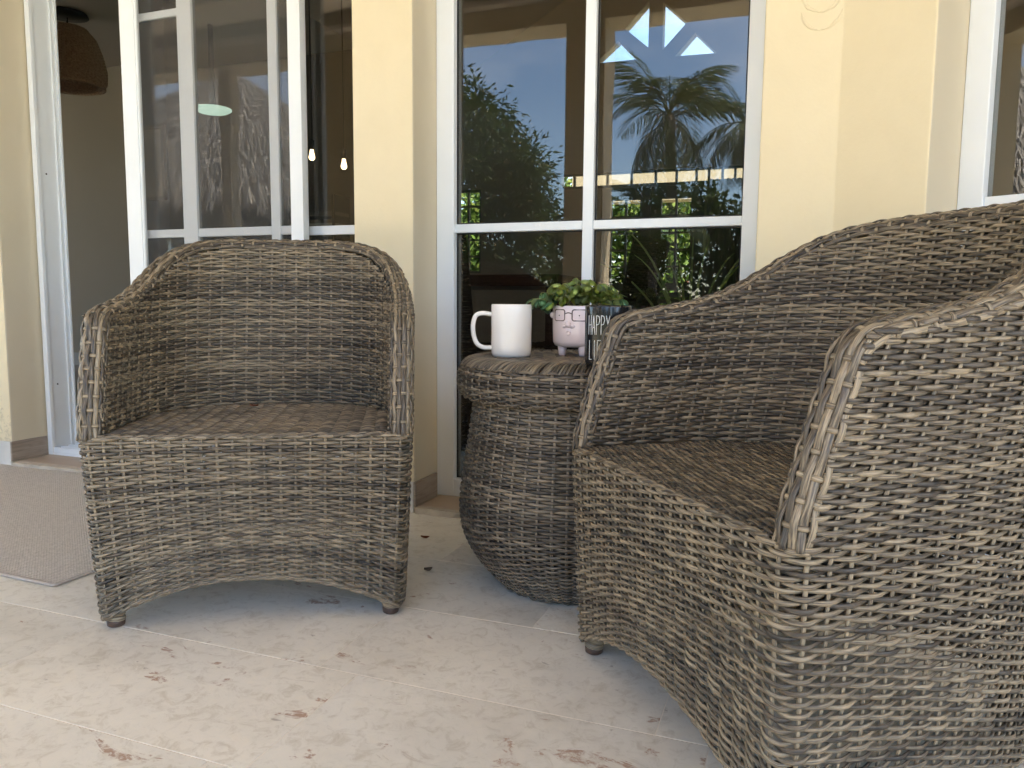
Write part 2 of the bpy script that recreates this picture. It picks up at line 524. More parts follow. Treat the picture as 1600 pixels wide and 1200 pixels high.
def lathe(name, m, prof, n=48, parent=None, mx=None, smooth=True):
    bm = bmesh.new()
    rings = []
    for r, z in prof:
        if r < 1e-6:
            rings.append([bm.verts.new((0, 0, z))])
        else:
            rings.append([bm.verts.new((r * math.cos(2 * math.pi * i / n), r * math.sin(2 * math.pi * i / n), z)) for i in range(n)])
    for a, b in zip(rings, rings[1:]):
        for i in range(n):
            j = (i + 1) % n
            if len(a) == 1 and len(b) == 1:
                continue
            if len(a) == 1:
                bm.faces.new((a[0], b[i], b[j]))
            elif len(b) == 1:
                bm.faces.new((a[i], a[j], b[0]))
            else:
                bm.faces.new((a[i], a[j], b[j], b[i]))
    bmesh.ops.recalc_face_normals(bm, faces=bm.faces)
    if mx is not None:
        bm.transform(mx)
    return link(name, bm_mesh(name, bm, smooth), m, parent)

# ---------------------------------------------------------------- strands in numpy
class Strands:
    """collects tubes with an elliptical section that follow a surface; carries grain + tone attributes"""
    def __init__(self):
        self.v, self.f, self.g, self.t, self.n = [], [], [], [], 0

    def tube(self, P, Nn, hw, ht, sides=7, tone=None, closed=False):
        P = np.asarray(P, float)
        if len(P) < 2:
            return
        Nn = np.asarray(Nn, float)
        seg = np.linalg.norm(np.diff(P, axis=0), axis=1)
        ln = np.concatenate([[0], np.cumsum(seg)])
        T = np.gradient(P, axis=0)
        T /= np.linalg.norm(T, axis=1, keepdims=True) + 1e-12
        B = np.cross(T, Nn)
        B /= np.linalg.norm(B, axis=1, keepdims=True) + 1e-12
        N2 = np.cross(B, T)
        k = len(P)
        hw = np.broadcast_to(hw, (k,)).astype(float).copy()
        ht = np.broadcast_to(ht, (k,)).astype(float).copy()
        idx = np.arange(k)
        sc = np.ones(k)
        if not closed:                      # closed, slightly rounded ends
            idx = np.concatenate([[0], idx, [k - 1]])
            sc = np.concatenate([[0.02], np.ones(k), [0.02]])
        P, B, N2, hw, ht, ln = P[idx], B[idx], N2[idx], hw[idx] * sc, ht[idx] * sc, ln[idx]
        k = len(P)
        a = np.arange(sides) * (2 * math.pi / sides)
        V = P[:, None, :] + B[:, None, :] * (hw[:, None] * np.cos(a))[:, :, None] + N2[:, None, :] * (ht[:, None] * np.sin(a))[:, :, None]
        off = rng.random() * 60
        G = np.empty((k, sides, 3))
        G[:, :, 0] = ln[:, None] * 1.0 + off
        G[:, :, 1] = 0.5 * np.cos(a)[None, :] + off * 0.37
        G[:, :, 2] = 0.5 * np.sin(a)[None, :]
        i = np.arange(k - 1)[:, None] * sides
        j = np.arange(sides)[None, :]
        j2 = (j + 1) % sides
        F = np.stack([i + j, i + j2, i + sides + j2, i + sides + j], -1).reshape(-1, 4) + self.n
        self.v.append(V.reshape(-1, 3))
        self.f.append(F)
        self.g.append(G.reshape(-1, 3))
        tn = rng.random() if tone is None else tone
        self.t.append(np.full(k * sides, tn))
        self.n += k * sides

    def quads(self, Q, tone):
        """Q (n,4,3) loose leaf faces"""
        n = len(Q)
        self.v.append(Q.reshape(-1, 3))
        self.f.append(np.arange(n * 4).reshape(n, 4) + self.n)
        self.g.append(np.zeros((n * 4, 3)))
        self.t.append(np.repeat(tone, 4))
        self.n += n * 4

    def mesh(self, name, smooth=True):
        me = bpy.data.meshes.new(name)
        V = np.concatenate(self.v).astype(np.float32)
        F = np.concatenate(self.f).astype(np.int32)
        me.vertices.add(len(V))
        me.vertices.foreach_set('co', V.ravel())
        me.loops.add(F.size)
        me.loops.foreach_set('vertex_index', F.ravel())
        me.polygons.add(len(F))
        me.polygons.foreach_set('loop_start', np.arange(len(F), dtype=np.int32) * 4)
        if smooth:
            me.polygons.foreach_set('use_smooth', np.ones(len(F), bool))
        a = me.attributes.new('grain', 'FLOAT_VECTOR', 'POINT')
        a.data.foreach_set('vector', np.concatenate(self.g).astype(np.float32).ravel())
        a = me.attributes.new('tone', 'FLOAT', 'POINT')
        a.data.foreach_set('value', np.concatenate(self.t).astype(np.float32))
        me.update(calc_edges=True)
        return me

def surf_normal(S, u, v, sgn, eu=1e-3, ev=1e-3):
    a = S(u + eu, v) - S(u - eu, v)
    b = S(u, v + ev) - S(u, v - ev)
    n = np.cross(a, b) * sgn
    return n / (np.linalg.norm(n, axis=1, keepdims=True) + 1e-12)

def weave_rows(st, S, U, js, vrow, keep, sgn, amp=0.0041, hw=0.0035, ht=0.0019, sub=6, sides=7, jit=0.00045):
    n = len(U) - 1
    k = np.linspace(0, n, n * sub + 1)
    u = np.interp(k, np.arange(n + 1), U)
    for j in js:
        w = rng.normal(0, 1, n // 3 + 3)
        wob = np.interp(k, np.linspace(0, n, len(w)), w) * jit
        ja = 1 + rng.normal(0, 0.09, n + 1)
        am = amp * np.interp(k, np.arange(n + 1), ja)
        v = vrow(j, u) + wob
        d = am * np.cos(math.pi * (k + j))
        P = S(u, v)
        nn = surf_normal(S, u, v, sgn)
        P = P + nn * d[:, None]
        kp = keep(u, v, j)
        hw_ = hw * (1 + rng.normal(0, 0.05)) * (0.93 + 0.12 * np.cos(math.pi * (k + j)))
        tone = rng.random()
        i = 0
        L = len(u)
        while i < L:
            if not kp[i]:
                i += 1
                continue
            e = i
            while e + 1 < L and kp[e + 1]:
                e += 1
            if e - i >= 2:
                st.tube(P[i:e + 1], nn[i:e + 1], hw_[i:e + 1], ht, sides, tone)
            i = e + 1

def weave_stakes(st, S, U, j0, j1, vrow, keep, sgn, amp=0.0007, hw=0.0032, ht=0.0020, per=1, sides=6, idx0=0):
    for i, ui in enumerate(U):
        a, b = (j0(ui), j1(ui))
        j = np.arange(a, b + 1e-6, 1.0 / per)
        if len(j) < 3:
            continue
        u = np.full(len(j), ui) + rng.normal(0, 0.0006)
        v = vrow(j, u)
        kp = keep(u, v, j)
        if kp.sum() < 3:
            continue
        q = np.where(kp)[0]
        j, u, v = j[q[0]:q[-1] + 1], u[q[0]:q[-1] + 1], v[q[0]:q[-1] + 1]
        nn = surf_normal(S, u, v, sgn)
        P = S(u, v) - nn * (amp * np.cos(math.pi * (j + i + idx0)))[:, None]
        st.tube(P, nn, hw, ht, sides, 0.75 + 0.5 * rng.random())

def leaf_cloud(st, centers, n_per, spread, L, W, tone_of, droop=0.3):
    """long pointed leaf faces (diamond, 4 corners, slightly folded) around clump centres"""
    C = np.repeat(centers, n_per, axis=0)
    n = len(C)
    p = C + rng.normal(0, 1, (n, 3)) * spread
    out = (p - C)
    d = out / (np.linalg.norm(out, axis=1, keepdims=True) + 1e-9) + rng.normal(0, 0.5, (n, 3))
    d[:, 2] -= droop
    d /= np.linalg.norm(d, axis=1, keepdims=True)
    s = np.cross(d, rng.normal(0, 1, (n, 3)))
    s /= np.linalg.norm(s, axis=1, keepdims=True) + 1e-9
    l = (L * (0.7 + 0.6 * rng.random(n)))[:, None]
    w = (W * (0.7 + 0.6 * rng.random(n)))[:, None]
    up = np.cross(d, s) * w * 0.25
    Q = np.stack([p, p + d * l * 0.5 + s * w + up, p + d * l, p + d * l * 0.5 - s * w + up], 1)
    st.quads(Q, np.clip(tone_of(p, n), 0, 1))

# ================================================================ GROUND, FLOOR
YW = 2.08                    # front face of the house wall
def tagstruct(o): return tag(o, kind='structure')
lawn = tagstruct(box('lawn', LAWN, -400, 400, -400, 400, -0.5, -0.16))
deck = tagstruct(box('bounce_deck', PAVE, -14, 12, -5.2, -1.75, -0.156, -0.03))  # unseen pale deck, added to bounce sunlight up into the porch
floor = tagstruct(box('floor', GROUT, -14, 12, -1.75, YW + 0.35, -0.30, -0.0007))
tile_me = None
bm = bmesh.new()
add_box(bm, 0.0009, 0.5991, 0.0015, 0.2965, -0.02, 0.0, 0.0004)
tile_me = bm_mesh('tile', bm)
tile_me.materials.append(STONE)
y = YW - 0.075 - 2 * 0.298          # a joint falls at 1.408 and at 1.11
rows = [1.11 + 0.298 * k for k in range(-6, 3)] + []
for ri, yy in enumerate(rows):
    off = {3: 0.0}.get(ri, 0)
    off = {-1: 0}.get(ri, 0) + [0.10, 0.33, 0.52, 0.21, 0.44, 0.50, 0.42, 0.12, 0.37][ri % 9]
    for cx in range(-8, 4):
        x = cx * 0.6 + off - 0.6
        if yy < -0.1 and (x < -3 or x > 1.5):
            continue
        t = link('tile', tile_me, None, floor)
        t.location = (x, yy, random.uniform(-0.0003, 0.0003))
y_last = rows[-1] + 0.298
strip = bmesh.new()
add_box(strip, 0.0008, 0.5992, 0.0, YW + 0.02 - y_last, -0.02, 0.0, 0.0004)
strip_me = bm_mesh('tile_cut', strip)
strip_me.materials.append(STONE)
for cx in range(-8, 4):
    t = link('tile', strip_me, None, floor)
    t.location = (cx * 0.6 + 0.28, y_last, 0)

# ================================================================ HOUSE
house = thing('house', 'pale yellow house with white framed sliding glass doors opening on the porch', 'house', (0, YW, 0))
house.location = (0, 0, 0)
H = house
YI = 2.34                    # inner face of the front wall
XS = 0.062                   # where the wall bends towards the viewer
A2 = R(30)
mx2 = Matrix.Translation((XS, YW, 0)) @ Matrix.Rotation(-A2, 4, 'Z')
ZT = 2.95
def wall_piece(x0, x1, mx=None, y0=YW, y1=YI, z0=0.0, z1=ZT):
    """pier with yellow front and cream reveals"""
    bm = bmesh.new()
    add_box(bm, x0, x1, y0, y1, z0, z1, 0.006)
    if mx is not None:
        bm.transform(mx)
    o = link('wall', bm_mesh('wall', bm), PAINT, H)
    return o
W_ = [wall_piece(-7.5, -2.86), wall_piece(-1.305, -1.10)]
wall_piece(-2.86, -1.305, z0=2.40)
wall_piece(-1.10, -0.118, z0=2.40)
bm = bmesh.new()
fp = [Vector((-0.118, YW, 0)), Vector((XS, YW, 0)), mx2 @ Vector((0.217, 0, 0)), mx2 @ Vector((0.217, 0.26, 0)), Vector((XS + 0.12, YI, 0)), Vector((-0.118, YI, 0))]
lo = [bm.verts.new((p.x, p.y, 0)) for p in fp]
hi_ = [bm.verts.new((p.x, p.y, ZT)) for p in fp]
bm.faces.new(lo[::-1]); bm.faces.new(hi_)
for i in range(6):
    j = (i + 1) % 6
    bm.faces.new((lo[i], lo[j], hi_[j], hi_[i]))
bmesh.ops.recalc_face_normals(bm, faces=bm.faces)
bmesh.ops.bevel(bm, geom=[e for e in bm.edges if abs((e.verts[0].co - e.verts[1].co).z) > 1], offset=0.005, segments=2, profile=0.6, affect='EDGES')
link('wall', bm_mesh('wall', bm), PAINT, H)
wall_piece(0.217, 1.95, mx2, 0.0, 0.26, 2.40)
wall_piece(1.95, 3.2, mx2, 0.0, 0.26)
# give the return faces a duller cream than the front
for o in list(H.children):
    me = o.data
    me.materials.append(REVEAL)
    for p in me.polygons:
        nx = p.normal
        q = nx if abs(nx.y) > abs(nx.x) or len(me.polygons) < 3 else nx
        ang = math.atan2(abs(nx.x), abs(nx.y)) if nx.y < 0 else 1.5
        local = nx
        if p.center.x > XS + 0.003 and abs(nx.z) < 0.5:
            local = (mx2.to_3x3().inverted() @ nx)
        if abs(local.x) > 0.9 or local.z < -0.9:
            p.material_index = 1
# plinth
def plinth(m, x0, x1, y0, y1, z0=0.02, mx=None):
    return box('plinth_tile', m, x0, x1, y0, y1, z0, 0.097, H, 0.0015, mx)
for x in np.arange(-4.66, -2.87, 0.6):
    plinth(PLASTERW, float(x) + 0.001, float(x) + 0.599, YW - 0.008, YW - 0.0005, 0.0)
plinth(PLINTH, -2.8605, -2.852, YW - 0.008, 2.225)
plinth(PLINTH, -1.1005, -1.092, YW - 0.008, 2.225)
plinth(PLINTH, -1.313, -1.3035, YW - 0.008, 2.225)
plinth(PLASTERW, -1.303, -1.101, YW - 0.008, YW - 0.0005, 0.0)
plinth(PLASTERW, -0.118, XS - 0.004, YW - 0.008, YW - 0.0005, 0.0)
plinth(PLASTERW, 0.004, 0.217, -0.008, -0.0005, 0.0, mx2)
# sills: tan tile with a rough stone edge
for x0, x1 in ((-2.851, -1.314), (-1.091, -0.119)):
    box('sill', SILL, x0, x1, YW + 0.012, 2.36, -0.004, 0.02, H, 0.001)
    bm = bmesh.new()
    n = 40
    add_box(bm, x0, x1, YW - 0.012, YW + 0.0115, -0.004, 0.0185)
    bmesh.ops.subdivide_edges(bm, edges=[e for e in bm.edges if abs((e.verts[0].co - e.verts[1].co).x) > 0.1], cuts=n)
    for vv in bm.verts:
        if vv.co.y < YW:
            vv.co.y += random.uniform(-0.004, 0.003)
            vv.co.z += random.uniform(-0.003, 0.0005) if vv.co.z > 0 else 0
    link('sill_edge', bm_mesh('sill_edge', bm), SILLE, H)
# lifted paint on the pier beside the window: a feathered row of ridges
st = Strands()
def onwall(px, pz):
    return (px, YW - 0.0004, pz)
for k, zc in enumerate(np.arange(1.315, 1.60, 0.042)):
    for s in (-1, 1):
        a = np.linspace(0, 1, 9)
        xx = 0.012 + s * 0.046 * np.sin(a * 1.5)
        zz = zc + 0.045 * (a ** 1.6) + rng.normal(0, 0.001, 9)
        P = np.stack([xx, np.full(9, YW - 0.0002), zz], 1)
        st.tube(P, np.tile([0, -1, 0], (9, 1)), 0.0035 * np.sin(math.pi * (0.1 + 0.85 * a)) + 0.0004, 0.0008, 6)
link('paint_blister', st.mesh('paint_blister'), PAINT, H)

# ---- fixed window beside the table
FY = 2.235
win = bpy.data.objects.new('window', None); COL.objects.link(win); win.parent = H
def frame4(name, m, x0, x1, z0, z1, y0, y1, wl_, wr_, wb, wt, parent, mx=None, bev=0.003):
    L = [(x0, x0 + wl_, y0, y1, z0, z1), (x1 - wr_, x1, y0, y1, z0, z1),
         (x0 + wl_, x1 - wr_, y0, y1, z0, z0 + wb), (x0 + wl_, x1 - wr_, y0, y1, z1 - wt, z1)]
    return boxes(name, m, L, parent, bev, mx)
frame4('frame', ALU, -1.099, -0.1185, 0.0205, 2.40, FY, FY + 0.06, 0.060, 0.048, 0.058, 0.06, win)
box('mullion', ALU, -0.622, -0.590, FY + 0.004, FY + 0.054, 0.0785, 2.34, win, 0.003)
for x0, x1 in ((-1.0385, -0.6223), (-0.5897, -0.167)):
    for z in (0.869, 1.735):
        box('muntin', ALU, x0, x1, FY + 0.008, FY + 0.05, z, z + 0.0265, win, 0.003)
    for z0, z1 in ((0.0788, 0.8687), (0.8958, 1.7347), (1.7618, 2.339)):
        p = box('pane', GLASS, x0 + 0.0003, x1 - 0.0003, FY + 0.027, FY + 0.033, z0, z1, win)
        g = 0.004
        frame4('gasket', RUBBER, x0 + 0.0003, x1 - 0.0003, z0 + 0.0002, z1 - 0.0002, FY + 0.0225, FY + 0.0265, g, g, g, g, win, None, 0)

# ---- sliding door: frame, glass leaves, insect screen
door = bpy.data.objects.new('sliding_door', None); COL.objects.link(door); door.parent = H
boxes('jamb', ALU, [(-2.8515, -2.828, 2.2255, 2.24, 0.0205, 2.4), (-2.8515, -2.838, 2.2403, 2.345, 0.0205, 2.4),
                    (-2.8377, -2.831, 2.318, 2.322, 0.0205, 2.4), (-2.8377, -2.827, 2.337, 2.345, 0.0205, 2.4),
                    (-1.3355, -1.3145, 2.2255, 2.345, 0.0205, 2.4), (-2.8255, -1.336, 2.2255, 2.345, 2.34, 2.399)], door, 0.0012)
for z in (0.305, 1.145):
    lathe('screw', DARKM, [(0.0, 0.0012), (0.003, 0.0012), (0.0038, 0.0)], 10, door, Matrix.Translation((-2.8378, 2.272, z)) @ Matrix.Rotation(R(90), 4, 'Y'))
boxes('track', ALU, [(-2.8255, -1.336, 2.226, 2.345, 0.0208, 0.030)] +
      [(-2.8255, -1.336, yv, yv + 0.006, 0.0303, 0.052) for yv in (2.2275, 2.262, 2.296, 2.336)], door, 0.0008)
lathe('screw', DARKM, [(0.0, 0.0012), (0.003, 0.0012), (0.0038, 0.0)], 10, door, Matrix.Translation((-2.64, 2.2272, 0.041)) @ Matrix.Rotation(R(90), 4, 'X'))
zb, zt = 0.0545, 2.338
boxes('screen_frame', ALU, [(-2.385, -2.318, 2.236, 2.258, zb, zt), (-2.318 + 0.0, -2.310, 2.2395, 2.2545, zb, zt),
                            (-1.652, -1.602, 2.236, 2.262, zb, zt),
                            (-2.3098, -1.6522, 2.238, 2.256, zb, zb + 0.07), (-2.3098, -1.6522, 2.238, 2.256, zt - 0.06, zt)], door, 0.002)
box('insect_screen', SCREEN, -2.3097, -1.6523, 2.246, 2.2475, zb + 0.0703, zt - 0.0603, door)
# glass leaf behind the screen
boxes('leaf_frame', ALU, [(-2.42, -2.36, 2.268, 2.292, zb, zt), (-2.150, -2.085, 2.268, 2.292, zb, zt), (-1.660, -1.618, 2.268, 2.292, zb, zt),
                          (-1.760, -1.722, 2.270, 2.290, zb + 0.0703, zt - 0.0603),
                          (-2.3598, -2.1502, 2.269, 2.291, zb, zb + 0.07), (-2.0848, -1.6602, 2.269, 2.291, zb, zb + 0.07),
                          (-2.3598, -2.1502, 2.269, 2.291, zt - 0.06, zt), (-2.0848, -1.6602, 2.269, 2.291, zt - 0.06, zt)], door, 0.002)
for x0, x1 in ((-2.3597, -2.1503), (-2.0847, -1.7603), (-1.7217, -1.6603)):
    box('muntin', ALU, x0, x1, 2.271, 2.289, 0.882, 0.912, door, 0.003)
    if x1 < -2.1:
        box('muntin', ALU, x0, x1, 2.271, 2.289, 1.668, 1.694, door, 0.003)
    for z0, z1 in ((zb + 0.0705, 0.8818), (0.9122, zt - 0.0605)):
        box('pane', GLASS, x0 + 0.0002, x1 - 0.0002, 2.278, 2.283, z0, z1, door)
# fixed leaf to its right
frame4('fixed_leaf_frame', ALU, -1.662, -1.3358, zb, zt, 2.300, 2.322, 0.02, 0.02, 0.07, 0.06, door, None, 0.002)
box('muntin', ALU, -1.6418, -1.3560, 2.302, 2.320, 0.880, 0.911, door, 0.003)
for z0, z1 in ((zb + 0.0705, 0.8798), (0.9112, zt - 0.0605)):
    box('pane', GLASS, -1.6417, -1.3561, 2.308, 2.313, z0, z1, door)

# ---- window in the angled wall on the right
win2 = bpy.data.objects.new('window', None); COL.objects.link(win2); win2.parent = H
F2 = 0.165
frame4('frame', ALU, 0.2175, 1.9495, 0.0205, 2.399, F2, F2 + 0.06, 0.055, 0.055, 0.058, 0.06, win2, mx2)
box('mullion', ALU, 1.05, 1.09, F2 + 0.004, F2 + 0.054, 0.0787, 2.3385, win2, 0.003, mx2)
for x0, x1 in ((0.2727, 1.0498), (1.0902, 1.8943)):
    box('muntin', ALU, x0, x1, F2 + 0.008, F2 + 0.05, 0.876, 0.905, win2, 0.003, mx2)
    for z0, z1 in ((0.0788, 0.8758), (0.9052, 2.3383)):
        box('pane', GLASS, x0 + 0.0003, x1 - 0.0003, F2 + 0.027, F2 + 0.033, z0, z1, win2, 0, mx2)
box('sill', SILL, 0.2185, 1.949, 0.004, 0.25, -0.004, 0.02, H, 0.001, mx2)

# ---- porch: columns, beam, ceiling
box('porch_post', CREAM, -5.22, -5.10, -1.56, -1.44, -0.03, 2.78, H, 0.006)
for x0 in (-8.6, -4.05, -1.787, 0.50, 2.8):
    box('porch_column', CREAM, x0, x0 + 0.31, -1.66, -1.35, -0.03, 2.78, H, 0.008)
box('porch_beam', CREAM, -9, 4.2, -1.66, -1.35, 2.7805, 3.05, H, 0.006)
box('porch_ceiling', CEILP, -9, 4.2, -1.3495, YW - 0.001, 2.96, 3.02, H)
for yv in np.arange(-1.0, 2.0, 0.75):
    box('ceiling_rafter', BROWNW, -9, 4.2, float(yv), float(yv) + 0.09, 2.86, 2.9595, H)
box('porch_roof', POST, -9.3, 4.5, -2.05, 2.4, 3.0505, 3.14, H)
box('porch_soffit', CREAM, -9.3, 4.5, -2.05, -1.6605, 2.99, 3.05, H)

# ---- rooms behind the glass
infl = tagstruct(box('interior_floor', INFLOOR, -10, 4.6, 2.37, 11.2, -0.3, 0.018))
box('interior_wall', INW, -10, -9.9, 2.345, 8.5, 0.0185, 3.2, H)
box('interior_wall', INW, -9.9, -5.62, 5.45, 5.57, 0.0185, 2.739, H)
box('dim_room_panel', DIMROOM, -5.6195, -3.6, 5.75, 5.85, 0.0185, 2.739, H)  # added dark panel: the dim far room's shade put into its colour
box('interior_wall', INW, 3.2, 3.3, 1.2, 8.5, 0.0185, 4.6, H)
box('baseboard', ALUD, -9.9, -5.62, 5.432, 5.4495, 0.0185, 0.14, H, 0.002)
box('interior_ceiling', INC, -10, -3.6, 2.345, 5.9, 2.74, 2.82, H)
box('interior_ceiling', INC, -3.599, -3.5, 2.345, 5.9, 2.74, 3.45, H)
# back wall with openings: built as separate panels
BY = 8.5
def bw(x0, x1, z0, z1):
    box('interior_wall', INW, x0, x1, BY, BY + 0.14, z0, z1, H)
bw(-10, -3.95, 0.0185, 4.7)
bw(-3.95, -3.60, 0.0185, 1.0); bw(-3.95, -3.60, 1.98, 4.7)
bw(-3.60, -2.62, 0.0185, 4.7)
bw(-2.62, -0.62, 2.10, 3.05)
bw(-2.62, -2.15, 0.0185, 1.93)
bw(-1.02, -0.95, 0.0185, 1.93)
bw(-0.62, 4.6, 0.0185, 4.7)
bw(-0.95, -0.62, 0.0185, 0.5)
# gable wall pieces round four three-cornered lights
def prism_part(name, m, pts, y0, y1, parent):
    bm = bmesh.new()
    a = [bm.verts.new((x, y0, z)) for x, z in pts]
    b = [bm.verts.new((x, y1, z)) for x, z in pts]
    bm.faces.new(a)
    bm.faces.new(b[::-1])
    for i in range(len(pts)):
        j = (i + 1) % len(pts)
        bm.faces.new((a[j], a[i], b[i], b[j]))
    bmesh.ops.recalc_face_normals(bm, faces=bm.faces)
    return link(name, bm_mesh(name, bm), m, parent)
TRI = [[(-2.25, 3.27), (-1.99, 3.48), (-1.79, 3.27)],
       [(-1.92, 3.60), (-1.665, 3.86), (-1.665, 3.38)],
       [(-1.515, 3.825), (-1.515, 3.335), (-1.265, 3.59)],
       [(-1.38, 3.26), (-1.175, 3.48), (-0.95, 3.25)]]
gab = bpy.data.objects.new('gable_window', None); COL.objects.link(gab); gab.parent = H
def gable_panel():
    import mathutils
    outer = [(-2.62, 3.05), (-0.62, 3.05), (-0.62, 4.7), (-2.62, 4.7)]
    loops = [outer] + TRI
    pts = [p for l in loops for p in l]
    edges, k = [], 0
    for l in loops:
        n = len(l)
        edges += [(k + i, k + (i + 1) % n) for i in range(n)]
        k += n
    from mathutils.geometry import delaunay_2d_cdt
    vs, es, fs, *_ = delaunay_2d_cdt([Vector(p) for p in pts], edges, [], 0, 1e-6)
    def inside(p, l):
        c = False
        n = len(l)
        for i in range(n):
            (xa, za), (xb, zb_) = l[i], l[(i + 1) % n]
            if (za > p.y) != (zb_ > p.y) and p.x < (xb - xa) * (p.y - za) / (zb_ - za) + xa:
                c = not c
        return c
    bm = bmesh.new()
    V0 = [bm.verts.new((q.x, BY, q.y)) for q in vs]
    V1 = [bm.verts.new((q.x, BY + 0.14, q.y)) for q in vs]
    cnt = {}
    for f in fs:
        c = sum((vs[i] for i in f), Vector((0, 0))) / len(f)
        if any(inside(c, l) for l in TRI):
            continue
        bm.faces.new([V0[i] for i in f])
        bm.faces.new([V1[i] for i in reversed(f)])
        for a, b in zip(f, f[1:] + f[:1]):
            cnt[(a, b)] = 1
    for (a, b) in cnt:
        if (b, a) not in cnt:
            bm.faces.new((V0[a], V0[b], V1[b], V1[a]))
    bmesh.ops.recalc_face_normals(bm, faces=bm.faces)
    return link('gable_board', bm_mesh('gable_board', bm), INW, gab)
gable_panel()
for l in TRI:
    prism_part('pane', GLASSC, l, BY + 0.06, BY + 0.065, gab)
# sloping ceiling over the main room
def slope(x0, z0, x1, z1):
    prism_part('interior_ceiling', INC, [(x0, z0), (x1, z1), (x1, z1 + 0.08), (x0, z0 + 0.08)], 2.345, BY - 0.001, H)
slope(-4.3, 3.0, -1.6, 4.55)
slope(-1.6, 4.55, 3.2, 3.0)
for yv in (3.4, 5.0, 6.6):
    prism_part('ceiling_rafter', BROWNW, [(-4.3, 2.86), (-1.6, 4.41), (-1.6, 4.54), (-4.3, 2.99)], yv, yv + 0.12, H)
    prism_part('ceiling_rafter', BROWNW, [(-1.599, 4.41), (3.2, 2.86), (3.2, 2.99), (-1.599, 4.54)], yv, yv + 0.12, H)
box('interior_wall', INW, -10, 4.6, 2.12, 2.335, 2.9505, 4.8, H)
box('roof', CORAL, -10.2, 4.8, 2.1, 8.8, 4.85, 4.95, H)
# French doors
fd = bpy.data.objects.new('french_door', None); COL.objects.link(fd); fd.parent = H
def fleaf(x0, x1, g0, g1):
    zt_ = 1.925
    L = [(x0, g0, BY + 0.03, BY + 0.075, 0.02, zt_), (g1, x1, BY + 0.03, BY + 0.075, 0.02, zt_),
         (g0, g1, BY + 0.03, BY + 0.075, 1.79, zt_), (g0, g1, BY + 0.03, BY + 0.075, 0.80, 0.88), (g0, g1, BY + 0.03, BY + 0.075, 0.02, 0.16)]
    boxes('leaf_frame', SHUT, L, fd)
    xm = (g0 + g1) / 2
    boxes('muntin', SHUT, [(xm - 0.012, xm + 0.012, BY + 0.035, BY + 0.07, 0.8802, 1.7898)] +
          [(a, b, BY + 0.036, BY + 0.069, 0.88 + 0.182 * k - 0.01, 0.88 + 0.182 * k + 0.01) for k in range(1, 5) for a, b in ((g0, xm - 0.0122), (xm + 0.0122, g1))], fd)
    box('pane', GLASSC, g0, g1, BY + 0.05, BY + 0.054, 0.88, 1.79, fd)
    for k in range(9):
        box('louvre_slat', SHUT, g0, g1, -0.004, 0.004, -0.03, 0.03, fd, 0,
            Matrix.Translation((0, BY + 0.052, 0.21 + k * 0.068)) @ Matrix.Rotation(R(35), 4, 'X'))
fleaf(-2.145, -1.60, -2.03, -1.715)
fleaf(-1.596, -1.025, -1.48, -1.165)
box('deadbolt', DARKM, -1.585, -1.53, BY + 0.01, BY + 0.029, 1.04, 1.095, fd, 0.004)
box('handle_plate', DARKM, -1.585, -1.53, BY + 0.0122, BY + 0.029, 0.925, 0.985, fd, 0.004)
boxes('lever_handle', DARKM, [(-1.58, -1.45, BY - 0.03, BY - 0.012, 0.945, 0.965), (-1.575, -1.555, BY - 0.012, BY + 0.0118, 0.945, 0.965)], fd, 0.003)
# transom above
tr_ = bpy.data.objects.new('transom_window', None); COL.objects.link(tr_); tr_.parent = H
xs = [-2.62, -2.47, -2.285, -2.09, -1.82, -1.555, -1.33, -1.12, -0.99, -0.85, -0.72, -0.62]
for k in range(0, len(xs)):
    box('transom_bar', SHUT, xs[k] - 0.012 if k else xs[k], xs[k] + 0.012 if k < len(xs) - 1 else xs[k], BY + 0.03, BY + 0.07, 1.93, 2.10, tr_) if 0 < k < len(xs) - 1 else None
boxes('transom_rail', SHUT, [(-2.62, -0.62, BY + 0.028, BY + 0.072, 1.9305, 1.962), (-2.62, -0.62, BY + 0.028, BY + 0.072, 2.078, 2.0995)], tr_)
box('pane', GLASSC, -2.62, -0.62, BY + 0.05, BY + 0.053, 1.9625, 2.0775, tr_)
# side lights
for x0, x1, z0, z1 in ((-3.95, -3.60, 1.0, 1.98), (-0.95, -0.62, 0.5, 1.929)):
    w = bpy.data.objects.new('side_window', None); COL.objects.link(w); w.parent = H
    frame4('frame', SHUT, x0, x1, z0, z1, BY + 0.03, BY + 0.07, 0.03, 0.03, 0.03, 0.03, w)
    xm = (x0 + x1) / 2
    boxes('muntin', SHUT, [(xm - 0.012, xm + 0.012, BY + 0.035, BY + 0.066, z0 + 0.03, z1 - 0.03)] +
          [(a, b, BY + 0.036, BY + 0.065, z0 + (z1 - z0) * q / 5 - 0.01, z0 + (z1 - z0) * q / 5 + 0.01) for q in range(1, 5) for a, b in ((x0 + 0.03, xm - 0.0122), (xm + 0.0122, x1 - 0.03))], w)
    box('pane', GLASSC, x0 + 0.03, x1 - 0.03, BY + 0.05, BY + 0.054, z0 + 0.03, z1 - 0.03, w)
# back porch beam seen through the transom
box('porch_beam', CREAM, -3.1, 0.4, 10.6, 10.9, 2.05, 2.6, H)
for x in (-3.4, 0.4):
    box('porch_column', CREAM, x, x + 0.3, 10.6, 10.9, 0.0, 2.05, H)

